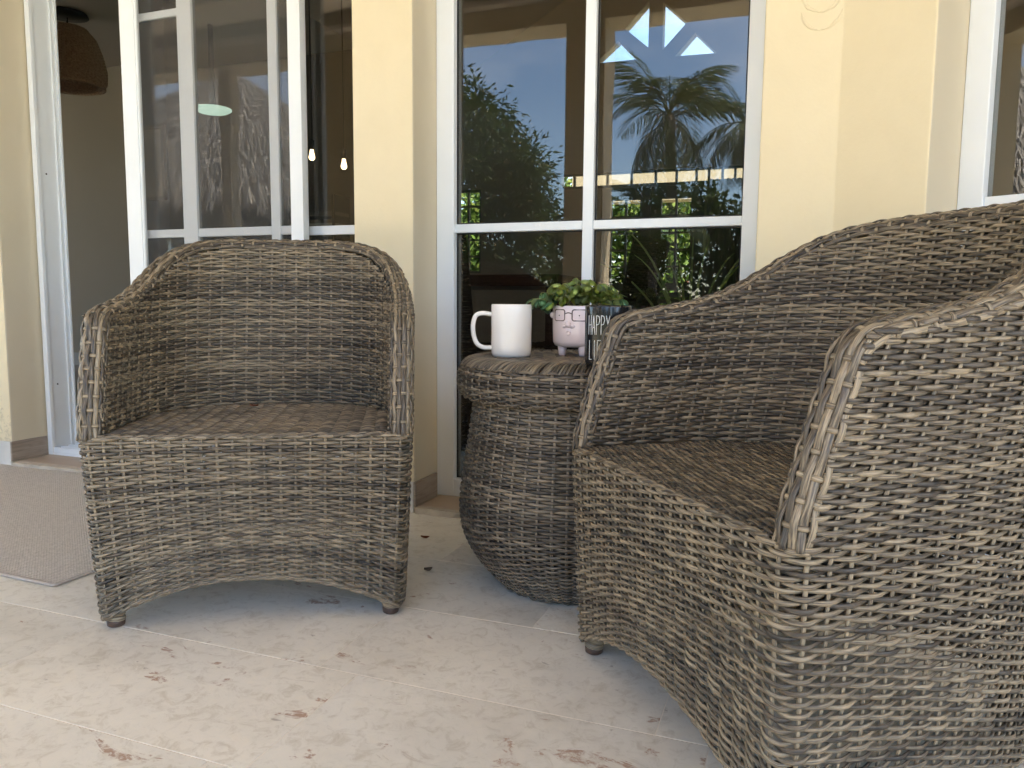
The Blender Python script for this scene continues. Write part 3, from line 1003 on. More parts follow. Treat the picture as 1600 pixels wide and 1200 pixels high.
# ================================================================ OUTSIDE, seen mirrored in the glass
def tree_trunk(parent, base, top, r0_, r1_, bend=0.2):
    st = Strands()
    k = 14
    a = np.linspace(0, 1, k)
    b = np.array(base); t = np.array(top)
    P = b + (t - b) * a[:, None]
    P[:, 0] += bend * np.sin(a * 3) * 0.5
    st.tube(P, np.tile([0, 1, 0.01], (k, 1)), r0_ + (r1_ - r0_) * a, r0_ + (r1_ - r0_) * a, 12)
    return st
# mango tree
mt = thing('mango_tree', 'broad dense mango tree mirrored in the left window panes', 'tree', (-7.6, -11.8, -0.16))
st = tree_trunk(mt, (0, 0, 0), (0.1, 0, 2.4), 0.2, 0.13)
for k in range(9):
    an = k * 0.7
    P = np.array([[0.05, 0, 1.3], [0.5 * math.cos(an), 0.5 * math.sin(an), 2.2], [1.2 * math.cos(an), 1.2 * math.sin(an), 3.3]])
    a = np.linspace(0, 2, 9)
    P = np.stack([np.interp(a, [0, 1, 2], P[:, i]) for i in range(3)], 1)
    st.tube(P, np.tile([0.1, 0.9, 0.2], (9, 1)), np.linspace(0.09, 0.03, 9), np.linspace(0.09, 0.03, 9), 7)
link('trunk', st.mesh('trunk'), BARK, mt)
st = Strands()
cl = []
while len(cl) < 420:
    q = rng.normal(0, 1, 3); q /= np.linalg.norm(q)
    rad = (0.55 + 0.5 * rng.random() ** 0.5) * (1 + 0.18 * math.sin(5 * q[0] + 2 * q[2]) + 0.12 * math.sin(7 * q[1] - 3 * q[2]))
    c = np.array([0.15 + 2.25 * q[0] * rad, 2.0 * q[1] * rad, 3.1 + 2.2 * q[2] * rad])
    if c[2] > 0.5:
        cl.append(c)
cl = np.array(cl)
leaf_cloud(st, cl, 110, 0.19, 0.17, 0.026, lambda p, n: 0.45 + rng.normal(0, 0.2, n) + 0.15 * np.repeat(rng.normal(0, 1, len(cl)), 110), 0.5)
tag(link('crown', st.mesh('crown', False), MANGO, mt), kind='stuff')

# palms
def frond_mesh(L, arch):
    st = Strands()
    n = 26
    a = np.linspace(0, 1, n)
    x = L * np.sin(a * arch) / arch
    z = L * (1 - np.cos(a * arch)) / arch * -1 + a * 0.0
    P = np.stack([x, np.zeros(n), z], 1)
    T = np.gradient(P, axis=0); T /= np.linalg.norm(T, axis=1, keepdims=True)
    st.tube(P, np.tile([0, 1, 0], (n, 1)), np.linspace(0.014, 0.003, n), np.linspace(0.012, 0.003, n), 6, 0.8)
    m_ = 54
    b = np.linspace(0.12, 0.99, m_)
    Pb = np.stack([np.interp(b, a, P[:, i]) for i in range(3)], 1)
    Tb = np.stack([np.interp(b, a, T[:, i]) for i in range(3)], 1)
    up = np.cross(Tb, np.tile([0, 1.0, 0], (m_, 1))) * -1
    Q, tn = [], []
    for s in (-1, 1):
        for i in range(m_):
            l = L * 0.36 * math.sin(math.pi * (0.18 + 0.78 * b[i])) ** 0.8
            d = Tb[i] * 0.62 + np.array([0, s * 0.75, 0]) + up[i] * 0.28 + rng.normal(0, 0.06, 3)
            d /= np.linalg.norm(d)
            w = Tb[i] * 0.0105
            mid = Pb[i] + d * l * 0.5
            tip = Pb[i] + d * l + np.array([0, 0, -0.34 * l])
            Q.append([Pb[i] - w * 0.5, mid - w, tip, mid + w])
            tn.append(0.3 + 0.5 * rng.random())
    st.quads(np.array(Q), np.array(tn))
    return st.mesh('frond', False)
FR = [frond_mesh(1.5, 1.5), frond_mesh(1.7, 1.1), frond_mesh(1.35, 2.0)]
for me in FR:
    me.materials.append(PALM)
def palm(x, y, zc, nf, sc, label, group='palm trees beyond the porch'):
    t = thing('palm_tree', label, 'palm tree', (x, y, -0.16), 0, group)
    st = tree_trunk(t, (0.1, 0, 0), (0, 0, zc + 0.16), 0.11 * sc, 0.08 * sc, 0.15)
    link('trunk', st.mesh('trunk'), BARK, t)
    for k in range(nf):
        f = link('frond', FR[k % 3], None, t)
        f.location = (0, 0, zc + 0.16 + random.uniform(-0.1, 0.1))
        f.rotation_euler = (0, -R(random.choice((75, 55, 35, 10, -12, -30)) + random.uniform(-8, 8)), k * 2.4 + random.uniform(-0.2, 0.2))
        s = sc * random.uniform(0.85, 1.1)
        f.scale = (s, s, s)
    return t
palm(-2.42, -9.9, 4.02, 24, 1.08, 'larger of the palms mirrored in the right window pane')
palm(-1.15, -10.0, 3.85, 16, 0.78, 'slender small palm mirrored near the right edge of the window')
palm(-2.9, -10.6, 2.55, 18, 0.95, 'low bushy palm mirrored below the larger palm')
palm(-0.4, -12.8, 2.6, 13, 0.85, 'palm half hidden behind the window frame, lower than the slender one')

def shrub(name, label, cat, loc, size, n, per, m, L=0.12, W=0.03, group=None):
    t = thing(name, label, cat, loc, 0, group)
    st = Strands()
    q = rng.normal(0, 1, (n, 3)); q /= np.linalg.norm(q, axis=1, keepdims=True)
    rad = (0.5 + 0.5 * rng.random((n, 1)) ** 0.5)
    c = q * rad * np.array(size) * 0.5
    c[:, 2] += size[2] * 0.5
    c[:, 2] = np.abs(c[:, 2])
    leaf_cloud(st, c, per, 0.13, L, W, lambda p, k: 0.5 + rng.normal(0, 0.28, k), 0.2)
    tag(link('foliage', st.mesh('foliage', False), m, t), kind='stuff')
    tr = tree_trunk(t, (0, 0, 0), (0, 0, size[2] * 0.6), 0.05, 0.02, 0.05)
    link('trunk', tr.mesh('trunk'), BARK, t)
    return t
for k, (x, lab) in enumerate(((-4.6, 'dark hedge shrub mirrored right of the mango tree'), (-2.6, 'dark hedge shrub mirrored behind the larger palm'),
                              (-0.6, 'dark hedge shrub mirrored behind the slender palm'), (1.6, 'dark hedge shrub beyond the porch, out past the palms'))):
    shrub('shrub', lab, 'shrub', (x, -13.6, -0.16), (2.6, 1.6, 3.5), 170, 34, HEDGE, 0.16, 0.045, 'hedge shrubs beyond the lawn')
for x, yv, s in ((-14.5, -13, 4.8), (-18, -6, 5.0), (4.5, -14, 4.6), (9, -11, 4.6)):
    shrub('garden_tree', {-14.5: 'leafy tree standing behind the thatched palapa', -18: 'leafy tree far left of the palapa', 4.5: 'leafy tree right of the palms', 9: 'leafy tree at the far right of the lawn'}[x],
          'tree', (x, yv, -0.16), (4.2, 3.6, s), 240, 34, MANGO, 0.24, 0.05, 'trees round the lawn')

# palapa
pal = thing('palapa', 'round palapa with grey thatched roof mirrored in the sliding door', 'palapa', (-9.4, -6.6, -0.16))
st = Strands()
n = 26000
hh = rng.random(n) ** 0.75
an = rng.random(n) * 2 * math.pi
r_ = 0.15 + 3.5 * hh
z_ = 4.65 - 2.45 * hh - 0.35 * np.sin(hh * math.pi) * -0.35
p = np.stack([r_ * np.cos(an), r_ * np.sin(an), z_], 1) + rng.normal(0, 0.03, (n, 3))
dr = np.stack([np.cos(an), np.sin(an), np.full(n, -0.82)], 1) + rng.normal(0, 0.16, (n, 3))
dr /= np.linalg.norm(dr, axis=1, keepdims=True)
sd = np.stack([-np.sin(an), np.cos(an), np.zeros(n)], 1)
l = (0.28 + 0.3 * rng.random(n))[:, None]
w = (0.006 + 0.009 * rng.random(n))[:, None]
st.quads(np.stack([p - sd * w, p + sd * w, p + dr * l + sd * w * 0.4, p + dr * l - sd * w * 0.4], 1), np.clip(0.45 + rng.normal(0, 0.17, n), 0, 1))
tag(link('thatch', st.mesh('thatch', False), THATCH, pal), kind='stuff')
lathe('roof_lining', THATCH, [(3.45, 2.12), (0.1, 4.5), (0.0, 4.56), (0.1, 4.42), (3.42, 2.06), (3.45, 2.12)], 40, pal)
for k in range(6):
    a = k * math.pi / 3 + 0.3
    lathe('post', POST, [(0.09, 0), (0.08, 2.0), (0.075, 2.6)], 12, pal, Matrix.Translation((2.6 * math.cos(a), 2.6 * math.sin(a), 0)))
# back garden seen through the French doors
for k, (x, yv, h_, lab) in enumerate(((-3.4, 13.2, 2.3, 'sunlit garden bush seen through the left French door'), (-1.7, 13.0, 2.1, 'sunlit garden bush seen through the right French door'),
                                    (-0.2, 13.4, 2.2, 'sunlit garden bush seen beside the sheer curtain'), (-5.2, 13.6, 2.3, 'sunlit garden bush seen through the far side window'))):
    shrub('garden_bush', lab, 'bush', (x, yv, -0.16), (2.3, 1.4, h_ + 0.75), 230, 40, GARDEN, 0.15, 0.045, 'bushes of the back garden')
gw = tag(box('garden_wall', CORAL, -12, 8, 15.6, 15.8, -0.16, 1.25), 'low coral pink wall behind the sunlit back garden bushes', 'wall')
palm(-2.6, 15.0, 1.9, 13, 0.9, 'small palm of the back garden seen through the door panes', 'palms of the back garden')
palm(-0.9, 15.0, 1.7, 12, 0.9, 'low palm of the back garden near the curtain', 'palms of the back garden')

# ================================================================ INSIDE THINGS
# basket pendant
pl = thing('pendant_lamp', 'brown woven basket pendant lamp hanging inside the open door', 'lamp', (-5.14, 4.35, 2.735))
pl.scale = (0.9, 0.9, 0.80)
lathe('canopy', DARKM, [(0, -0.0005), (0.15, -0.0005), (0.16, -0.025), (0.05, -0.04), (0, -0.04)], 32, pl)
lathe('cord', DARKM, [(0.006, -0.03), (0.006, -0.16)], 8, pl)
st = Strands()
prof = np.array([(0.05, -0.11), (0.14, -0.135), (0.205, -0.22), (0.25, -0.36), (0.275, -0.50), (0.272, -0.60), (0.25, -0.635)])
ln = np.concatenate([[0], np.cumsum(np.linalg.norm(np.diff(prof, axis=0), axis=1))])
def S_lamp(u, v):
    r = np.interp(v, ln, prof[:, 0]); z = np.interp(v, ln, prof[:, 1])
    return np.stack([r * np.cos(u), r * np.sin(u), z], 1)
U = np.linspace(0, 2 * math.pi, 49)
nr = int(ln[-1] / 0.013)
weave_rows(st, S_lamp, U, range(nr + 1), lambda j, u: 0 * u + j * 0.013, lambda u, v, j: v < ln[-1] - 0.001, 1, 0.003, 0.0075, 0.002, 3, 5, 0.001)
weave_stakes(st, S_lamp, U[:-1], lambda u: 0.0, lambda u: float(nr), lambda j, u: 0 * u + j * 0.013, lambda u, v, j: v < ln[-1] - 0.001, 1, 0.002, 0.008, 0.002, 1, 4)
link('shade', st.mesh('shade'), BASKET, pl)
lathe('rim', BASKET, [(0.245, -0.63), (0.262, -0.64), (0.262, -0.655), (0.245, -0.66), (0.235, -0.645), (0.245, -0.63)], 40, pl)
# two lit bulbs
for x, yv, z, lab in ((-3.215, 4.6, 1.63, 'lit warm bulb pendant nearer the white door stile'), (-3.055, 4.75, 1.585, 'lit warm bulb pendant nearer the yellow pier, slightly lower')):
    b = thing('bulb_pendant', lab, 'lamp', (x, yv, z), 0, 'bulb pendants over the counter')
    lathe('bulb', BULB, [(0, -0.012), (0.012, -0.010), (0.020, 0.002), (0.021, 0.012), (0.016, 0.032), (0.013, 0.046), (0.012, 0.06), (0, 0.06)], 20, b)
    lathe('socket', DARKM, [(0, 0.06), (0.018, 0.0605), (0.02, 0.12), (0.006, 0.13), (0, 0.13)], 16, b)
    lathe('cord', DARKM, [(0.004, 0.13), (0.004, 3.55 - z)], 6, b)
cl_ = thing('ceiling_light', 'round white lit ceiling light seen through the insect screen', 'lamp', (-4.32, 4.9, 2.12))
lathe('diffuser', CLAMP, [(0, -0.03), (0.11, -0.028), (0.14, -0.01), (0.14, 0.0), (0, 0)], 32, cl_)
lathe('stem', DARKM, [(0, 0.0), (0.02, 0.0005), (0.02, 0.62), (0, 0.62)], 10, cl_)
# picture on a dark pillar
pc = thing('interior_pillar', 'dark pillar standing inside the room behind the screen door', 'pillar', (-4.39, 4.5, 0.02))
box('shaft', SHUT, -0.13, 0.13, -0.13, 0.13, 0, 2.719, pc, 0.004)
pi_ = thing('picture_frame', 'light wood picture frame hung on the dark pillar indoors', 'picture', (-4.39, 4.365, 1.62))
frame4('frame', PICT, -0.12, 0.12, -0.26, 0.26, -0.025, 0.0, 0.025, 0.025, 0.025, 0.025, pi_)
box('print', CREAM, -0.095, 0.095, -0.012, -0.002, -0.235, 0.235, pi_)
# shelf with dark slats behind the fixed pane
sh = thing('slatted_shelf', 'dark slatted shelf behind the fixed pane under the lit bulbs', 'shelf', (-3.62, 5.25, 0.02))
for k in range(7):
    box('slat', ALUD if k % 2 else SHUT, -0.22, 0.22, -0.1, 0.1, 0.75 + k * 0.09, 0.785 + k * 0.09, sh, 0.003)
for s in (-0.22, 0.2):
    box('upright', DARKM, s, s + 0.02, -0.11, 0.11, 0, 1.45, sh)
# dining table and chairs
tb = thing('dining_table', 'dark red dining table indoors behind the window', 'table', (-1.62, 3.45, 0.02), 0)
box('tabletop', TABW, -0.9, 0.68, -0.42, 0.42, 0.70, 0.75, tb, 0.006)
for sx in (-0.8, 0.65):
    for sy in (-0.35, 0.35):
        box('leg', TABW, sx - 0.035, sx + 0.035, sy - 0.035, sy + 0.035, 0, 0.6995, tb, 0.004)
def dining_proto():
    st = Strands()
    def S(u, v):
        return np.stack([u, 0.02 - 0.10 * (v - 0.45) / 0.5 * -1 + 0.05 * (1 - (u / 0.25) ** 2), v], 1)
    U = np.linspace(-0.23, 0.23, 15)
    vr = lambda j, u: 0 * u + 0.05 + j * 0.0095
    weave_rows(st, S, U, range(98), vr, lambda u, v, j: (v < 0.89) & (np.abs(u) < 0.231), -1, 0.003, 0.0055, 0.003, 3, 5, 0.0005)
    weave_stakes(st, S, U, lambda u: 0.0, lambda u: 97.0, vr, lambda u, v, j: v < 0.90, -1, 0.002, 0.004, 0.002, 1, 4)
    back = st.mesh('backrest')
    st = Strands()
    def S2(u, v):
        return np.stack([u, v, np.full(len(u), 0.45)], 1)
    vr2 = lambda j, u: 0 * u - 0.44 + j * 0.0095
    weave_rows(st, S2, U, range(48), vr2, lambda u, v, j: v < 0.03, 1, 0.003, 0.0055, 0.003, 3, 5, 0.0005)
    weave_stakes(st, S2, U, lambda u: 0.0, lambda u: 47.0, vr2, lambda u, v, j: v < 0.03, 1, 0.002, 0.004, 0.002, 1, 4)
    seat = st.mesh('seat')
    for me in (back, seat):
        me.materials.append(WICKD)
    return back, seat
DB, DS = dining_proto()
def dining(x, y, rz, lab):
    c = thing('dining_chair', lab, 'chair', (x, y, 0.02), rz, 'dark wicker dining chairs indoors')
    link('backrest', DB, None, c)
    link('seat', DS, None, c)
    for sx in (-0.2, 0.2):
        for sy in (-0.4, -0.02):
            box('leg', WICKD, sx - 0.02, sx + 0.02, sy - 0.02, sy + 0.02, 0, 0.44, c, 0.004)
dining(-1.38, 2.72, R(176), 'dark wicker dining chair close behind the left window pane')
dining(-0.70, 3.20, R(-97), 'dark wicker dining chair back slanting behind the potted plant')
dining(-0.12, 3.42, R(-70), 'dark wicker dining chair at the right end of the indoor table')
# indoor plant with long thin leaves
ip = thing('indoor_plant', 'indoor plant with long thin arching leaves behind the window', 'plant', (-0.40, 2.98, 0.02))
lathe('pot', CERAM, [(0, 0), (0.09, 0), (0.12, 0.22), (0.105, 0.22), (0.1, 0.19), (0, 0.19)], 28, ip)
for k in range(12):
    an = k * 0.9 + 0.3
    L_ = 0.78 + 0.25 * random.random()
    a = np.linspace(0, 1, 14)
    sp_ = 0.10 + 0.42 * random.random()
    P = np.stack([sp_ * a ** 1.8 * math.cos(an), 0.5 * sp_ * a ** 1.8 * math.sin(an), 0.19 + L_ * (a - 0.25 * a ** 3)], 1)
    st = Strands()
    st.tube(P, np.tile([math.cos(an) * 0.3, -0.95, 0.05], (14, 1)), 0.0045 * np.sin(math.pi * (0.12 + 0.86 * a)) + 0.0006, 0.0008, 6)
    link('leaf', st.mesh('leaf'), LF[1 if k % 3 == 0 else 0], ip)
# curtain
bm = bmesh.new()
pr = None
for i in range(49):
    x = -0.98 + 0.44 * i / 48
    yv = BY - 0.12 + 0.03 * math.sin(i * 1.05)
    a, b = bm.verts.new((x, yv, 0.03)), bm.verts.new((x, yv, 1.95))
    if pr:
        bm.faces.new((pr[0], a, b, pr[1]))
    pr = (a, b)
bmesh.ops.solidify(bm, geom=bm.faces[:], thickness=0.004)
cu = link('curtain', bm_mesh('curtain', bm, True), CURT)
tag(cu, 'grey sheer curtain hanging beside the French doors', 'curtain')

# ================================================================ WICKER ARMCHAIR
HS, WS, T_ = 0.394, 0.317, 0.042
DB0, YS, RC = 0.565, 0.18, 0.032
def plan_half(w, D, ys, rc, ex=2.75, nb=90):
    pts = [(x, 0.0) for x in np.linspace(0, w - rc, 30)]
    pts += [(w - rc + rc * math.sin(t), rc - rc * math.cos(t)) for t in np.linspace(0, math.pi / 2, 14)[1:]]
    pts += [(w, y) for y in np.linspace(rc, ys, 16)[1:]]
    pts += [(w * max(0, math.cos(t)) ** (2 / ex), ys + (D - ys) * max(0, math.sin(t)) ** (2 / ex)) for t in np.linspace(0, math.pi / 2, nb)[1:]]
    return np.array(pts)
half = plan_half(WS, DB0, YS, RC)
# loop starts at the back centre, runs round the right side, the front, the left side, back again
right = half[::-1]
left = half[1:].copy(); left[:, 0] *= -1
loop = np.concatenate([right, left])
LS = np.concatenate([[0], np.cumsum(np.linalg.norm(np.diff(loop, axis=0), axis=1))])
LT = LS[-1]
s_of = lambda x, y: LS[np.argmin((loop[:, 0] - x) ** 2 + (loop[:, 1] - y) ** 2)]
sA = s_of(WS - 0.005, 0.018)          # right side, just behind the front corner
sB = s_of(-WS + 0.005, 0.018)
def Wz(z): return np.interp(z, [0.0, 0.05, HS, 0.62, 0.80], [0.297, 0.300, WS, 0.321, 0.318])
def Dz(z): return np.interp(z, [0.0, 0.05, HS, 0.80], [0.568, 0.568, DB0 + 0.01, 0.587])
def Di(z): return np.interp(z, [0.0, HS, 0.80], [0.44, 0.453, 0.543])
def YF(z): return np.interp(z, [0.0, 0.05, HS - 0.03, HS + 0.02, 0.64, 0.82], [0.014, 0.012, 0.0, 0.004, 0.072, 0.11])
def S_out(s, z):
    s = np.mod(s, LT)
    x = np.interp(s, LS, loop[:, 0]); y = np.interp(s, LS, loop[:, 1])
    yf = YF(z)
    return np.stack([x * Wz(z) / WS, yf + y * (Dz(z) - yf) / DB0, np.broadcast_to(z, x.shape)], 1)
# rim height from the local depth of the rim
def Hy(y): return np.interp(y, [0.0, 0.09, 0.17, 0.25, 0.32, 0.38, 0.44, 0.50, 0.545, 0.575], [0.622, 0.628, 0.639, 0.653, 0.674, 0.706, 0.746, 0.780, 0.797, 0.804])
sg = np.linspace(0, LT, 1201)
_y = S_out(sg, np.full(1201, 0.68))[:, 1]
_h = Hy(_y)
ker = np.ones(41) / 41
_h = np.convolve(np.concatenate([_h[-21:-1], _h, _h[1:21]]), ker, 'valid')[:1201]
def Hs(s): return np.interp(np.mod(s, LT), sg, _h)
# lower edge: arches between the four feet
feet_s = [s_of(0.235, 0.50), s_of(WS - 0.012, 0.012), s_of(-WS + 0.012, 0.012), s_of(-0.235, 0.50)]
def zbot(s):
    s = np.mod(s, LT)
    out = np.full(np.shape(s), 0.03)
    segs = [(feet_s[0], feet_s[1], 0.026), (feet_s[1], feet_s[2], 0.077), (feet_s[2], feet_s[3], 0.026), (feet_s[3], feet_s[0] + LT, 0.05)]
    for a, b, h in segs:
        for off in (0, LT):
            q = (s + off - a) / (b - a)
            out = np.where((q >= 0) & (q <= 1), 0.023 + h * (1 - np.abs(2 * np.clip(q, 0, 1) - 1) ** 2.1), out)
    return out
PITCH_R = 0.0061
J0 = int((HS - 0.012 - 0.07) / PITCH_R)
NST = 2 * int(LT / 0.0292 / 2)
UO = np.linspace(0, LT, NST + 1)
def vrow_o(j, s):
    zb_ = zbot(s)
    q = np.clip(np.asarray(j) / J0, 0, 1)
    zl = 0.023 + (HS - 0.033) * q + (zb_ - 0.023) * (1 - q) ** 1.35
    sc = np.clip(0.96 + 0.04 * (Hs(s) - 0.64) / 0.16, 0.96, 1.0)
    zu = HS - 0.010 + (j - J0) * PITCH_R * sc
    return np.where(np.asarray(j) <= J0, zl, zu)
def keep_o(s, z, j):
    low = np.asarray(j) <= J0
    sm = np.mod(s, LT)
    inU = (sm <= sA) | (sm >= sB)
    return np.where(low, True, inU & (z < Hs(s) - 0.007))
JU = J0 + int((0.805 - HS) / PITCH_R)
st = Strands()
weave_rows(st, S_out, UO, range(0, JU + 1), vrow_o, keep_o, -1)
weave_stakes(st, S_out, UO[:-1], lambda u: 0.0, lambda u: float(JU), vrow_o, keep_o, -1)
# twisted binding along the lower edge
k = np.linspace(0, NST, NST * 5 + 1)
u = np.interp(k, np.arange(NST + 1), UO)
for ph in (0, 1):
    z = zbot(u) - 0.0035 + 0.0022 * np.cos(math.pi * (k + ph))
    P = S_out(u, z)
    nn = surf_normal(S_out, u, z, -1)
    st.tube(P + nn * (0.0022 * np.sin(math.pi * (k + ph)))[:, None], nn, 0.0030, 0.0022, 7)
shell_me = st.mesh('outer_shell')
# inner face
hi = plan_half(1.0, 1.0, 0.30, 0.001, 2.5, 90)
def inner_plan(w, D):
    pts = [(w, y) for y in np.linspace(0.0, 0.14, 14)]
    pts += [(w * max(0, math.cos(t)) ** (2 / 2.65), 0.14 + (D - 0.14) * max(0, math.sin(t)) ** (2 / 2.65)) for t in np.linspace(0, math.pi / 2, 80)[1:]]
    p = np.array(pts)
    q = p[:-1].copy()[::-1]; q[:, 0] *= -1
    return np.concatenate([p, q])
WI, DI = WS - T_, 0.453
il = inner_plan(WI, DI)
IS = np.concatenate([[0], np.cumsum(np.linalg.norm(np.diff(il, axis=0), axis=1))])
IT = IS[-1]
def S_in(s, z):
    x = np.interp(s, IS, il[:, 0]); y = np.interp(s, IS, il[:, 1])
    yf = YF(z) + 0.012
    return np.stack([x * (Wz(z) - T_) / WI, yf + y * (Di(z) - yf) / DI, np.broadcast_to(z, x.shape)], 1)
si = np.linspace(0, IT, 801)
_yi = S_in(si, np.full(801, 0.68))[:, 1] + T_ * 0.6 * np.clip(np.sin(si / IT * math.pi) * 2 - 0.6, 0, 1)
_hi = np.convolve(np.pad(Hy(_yi), 15, mode='edge'), np.ones(31) / 31, 'valid')
def Hi(s): return np.interp(s, si, _hi)
NI = 2 * int(IT / 0.0285 / 2)
UI = np.linspace(0, IT, NI + 1)
JI = int((0.805 - HS) / PITCH_R)
def vrow_i(j, s):
    sc = np.clip(0.96 + 0.04 * (Hi(s) - 0.64) / 0.16, 0.96, 1.0)
    return HS + 0.002 + j * PITCH_R * sc
def keep_i(s, z, j):
    e = np.minimum(s, IT - s)
    return z < Hi(s) - 0.007 - 0.055 * np.clip(1 - e / 0.06, 0, 1) ** 2
st = Strands()
weave_rows(st, S_in, UI, range(0, JI + 1), vrow_i, keep_i, -1)
weave_stakes(st, S_in, UI, lambda u: 0.0, lambda u: float(JI), vrow_i, keep_i, -1)
inner_me = st.mesh('inner_backrest')
# seat
def S_seat(x, y):
    return np.stack([x, y, HS - 0.004 - 0.006 * np.cos(np.clip(x / 0.28, -1, 1) * math.pi / 2) * np.clip(np.sin(np.clip(y / 0.45, 0, 1) * math.pi), 0, 1) - 0.006 * np.clip(1 - y / 0.012, 0, 1) ** 2], 1)
yl = np.linspace(0, DI, 200)
_pl = il[:len(il) // 2 + 1]
def half_w(y):
    return np.interp(y - 0.012, _pl[:, 1], _pl[:, 0]) - 0.001
UX = np.linspace(-0.285, 0.285, 21)
JSN = int(0.46 / PITCH_R)
vrow_s = lambda j, x: 0 * x + 0.005 + j * PITCH_R
keep_s = lambda x, y, j: (np.abs(x) < half_w(y)) & (y < DI + 0.012)
st = Strands()
weave_rows(st, S_seat, UX, range(0, JSN + 1), vrow_s, keep_s, 1, 0.0034, 0.0035, 0.0019)
weave_stakes(st, S_seat, UX, lambda u: 0.0, lambda u: float(JSN), vrow_s, keep_s, 1)
k = np.linspace(0, 20, 101)
x = np.interp(k, np.arange(21), UX) * 0.97
for ph, dz in ((0, 0.0), (1, 0.0)):
    P = np.stack([x, 0.0015 + 0 * x + 0.002 * np.sin(math.pi * (k + ph)), HS - 0.006 + 0.0026 * np.cos(math.pi * (k + ph))], 1)
    st.tube(P, np.tile([0, -0.7, 0.7], (101, 1)), 0.0032, 0.0024, 7)
seat_me = st.mesh('seat')
# rim: path up the front of one arm, along the top, down the other
hu = np.linspace(sA - LT * 0, sA, 2)
zr = 0.60
def rim_path():
    """centre line of the rounded rim"""
    def mid(s):
        z = Hs(s) - 0.016
        o = S_out(s, z)
        d = surf_normal(S_out, s, z, -1)
        d[:, 2] = 0
        d /= np.linalg.norm(d, axis=1, keepdims=True)
        return o - d * (T_ / 2), d
    s = np.concatenate([np.linspace(sB + 0.040, LT, 160), np.linspace(0, sA - 0.040, 160)[1:]])
    top, dd = mid(s)
    zz = np.linspace(HS - 0.016, 0.606, 36)
    def leg(sign):
        return np.stack([sign * (Wz(zz) - T_ / 2), YF(zz) + 0.023, zz], 1), np.tile([sign * 1.0, 0, 0], (len(zz), 1))
    lp, ld = leg(-1)
    rp, rd = leg(1)
    P = np.concatenate([lp, top, rp[::-1]])
    D = np.concatenate([ld, dd, rd[::-1]])
    # resample evenly, then round the two bends
    L = np.concatenate([[0], np.cumsum(np.linalg.norm(np.diff(P, axis=0), axis=1))])
    t = np.arange(0, L[-1], 0.004)
    P = np.stack([np.interp(t, L, P[:, i]) for i in range(3)], 1)
    D = np.stack([np.interp(t, L, D[:, i]) for i in range(3)], 1)
    for _ in range(2):
        kk = 7
        w = np.ones(kk) / kk
        for A in (P, D):
            for i in range(3):
                q = np.convolve(np.pad(A[:, i], kk // 2, mode='edge'), w, 'valid')
                q[:3] = A[:3, i]; q[-3:] = A[-3:, i]
                A[:, i] = q
    D /= np.linalg.norm(D, axis=1, keepdims=True)
    L = np.concatenate([[0], np.cumsum(np.linalg.norm(np.diff(P, axis=0), axis=1))])
    T = np.gradient(P, axis=0); T /= np.linalg.norm(T, axis=1, keepdims=True)
    Bn = np.cross(D, T); Bn /= np.linalg.norm(Bn, axis=1, keepdims=True)
    Bn *= np.sign(Bn[len(Bn) // 2, 2])
    return P, D, Bn, L
RP, RD, RB, RL = rim_path()
def S_rim(t, ph):
    """ph 0 (outer face) .. pi (inner face)"""
    p = np.stack([np.interp(t, RL, RP[:, i]) for i in range(3)], 1)
    d = np.stack([np.interp(t, RL, RD[:, i]) for i in range(3)], 1)
    b = np.stack([np.interp(t, RL, RB[:, i]) for i in range(3)], 1)
    bl = 0.019 + 0.003 * np.clip((0.20 - np.minimum(t, RL[-1] - t)) / 0.05, 0, 1)
    return p + d * (np.cos(ph) * (T_ / 2 + 0.0012))[:, None] + b * (np.clip(np.sin(ph), 0, 1) ** 0.8 * bl)[:, None]
NR = 2 * int(RL[-1] / 0.027 / 2)
UR = np.linspace(0.002, RL[-1] - 0.002, NR + 1)
NL = 8
vrow_r = lambda j, t: 0 * t + 0.04 + j * (math.pi - 0.08) / (NL - 1)
sub_strands = []
for j in range(NL):
    s1 = Strands()
    weave_rows(s1, S_rim, UR, [j], vrow_r, lambda u, v, j: np.ones(len(u), bool), 1, 0.0022, 0.0055, 0.0024, 5, 8, 0.012)
    sub_strands.append(s1.mesh('strand'))
st = Strands()
weave_stakes(st, S_rim, UR, lambda u: -0.2, lambda u: NL - 0.8, vrow_r, lambda u, v, j: np.ones(len(u), bool), 1, 0.0012, 0.0034, 0.0016, 4, 6)
rim_me = st.mesh('rim')
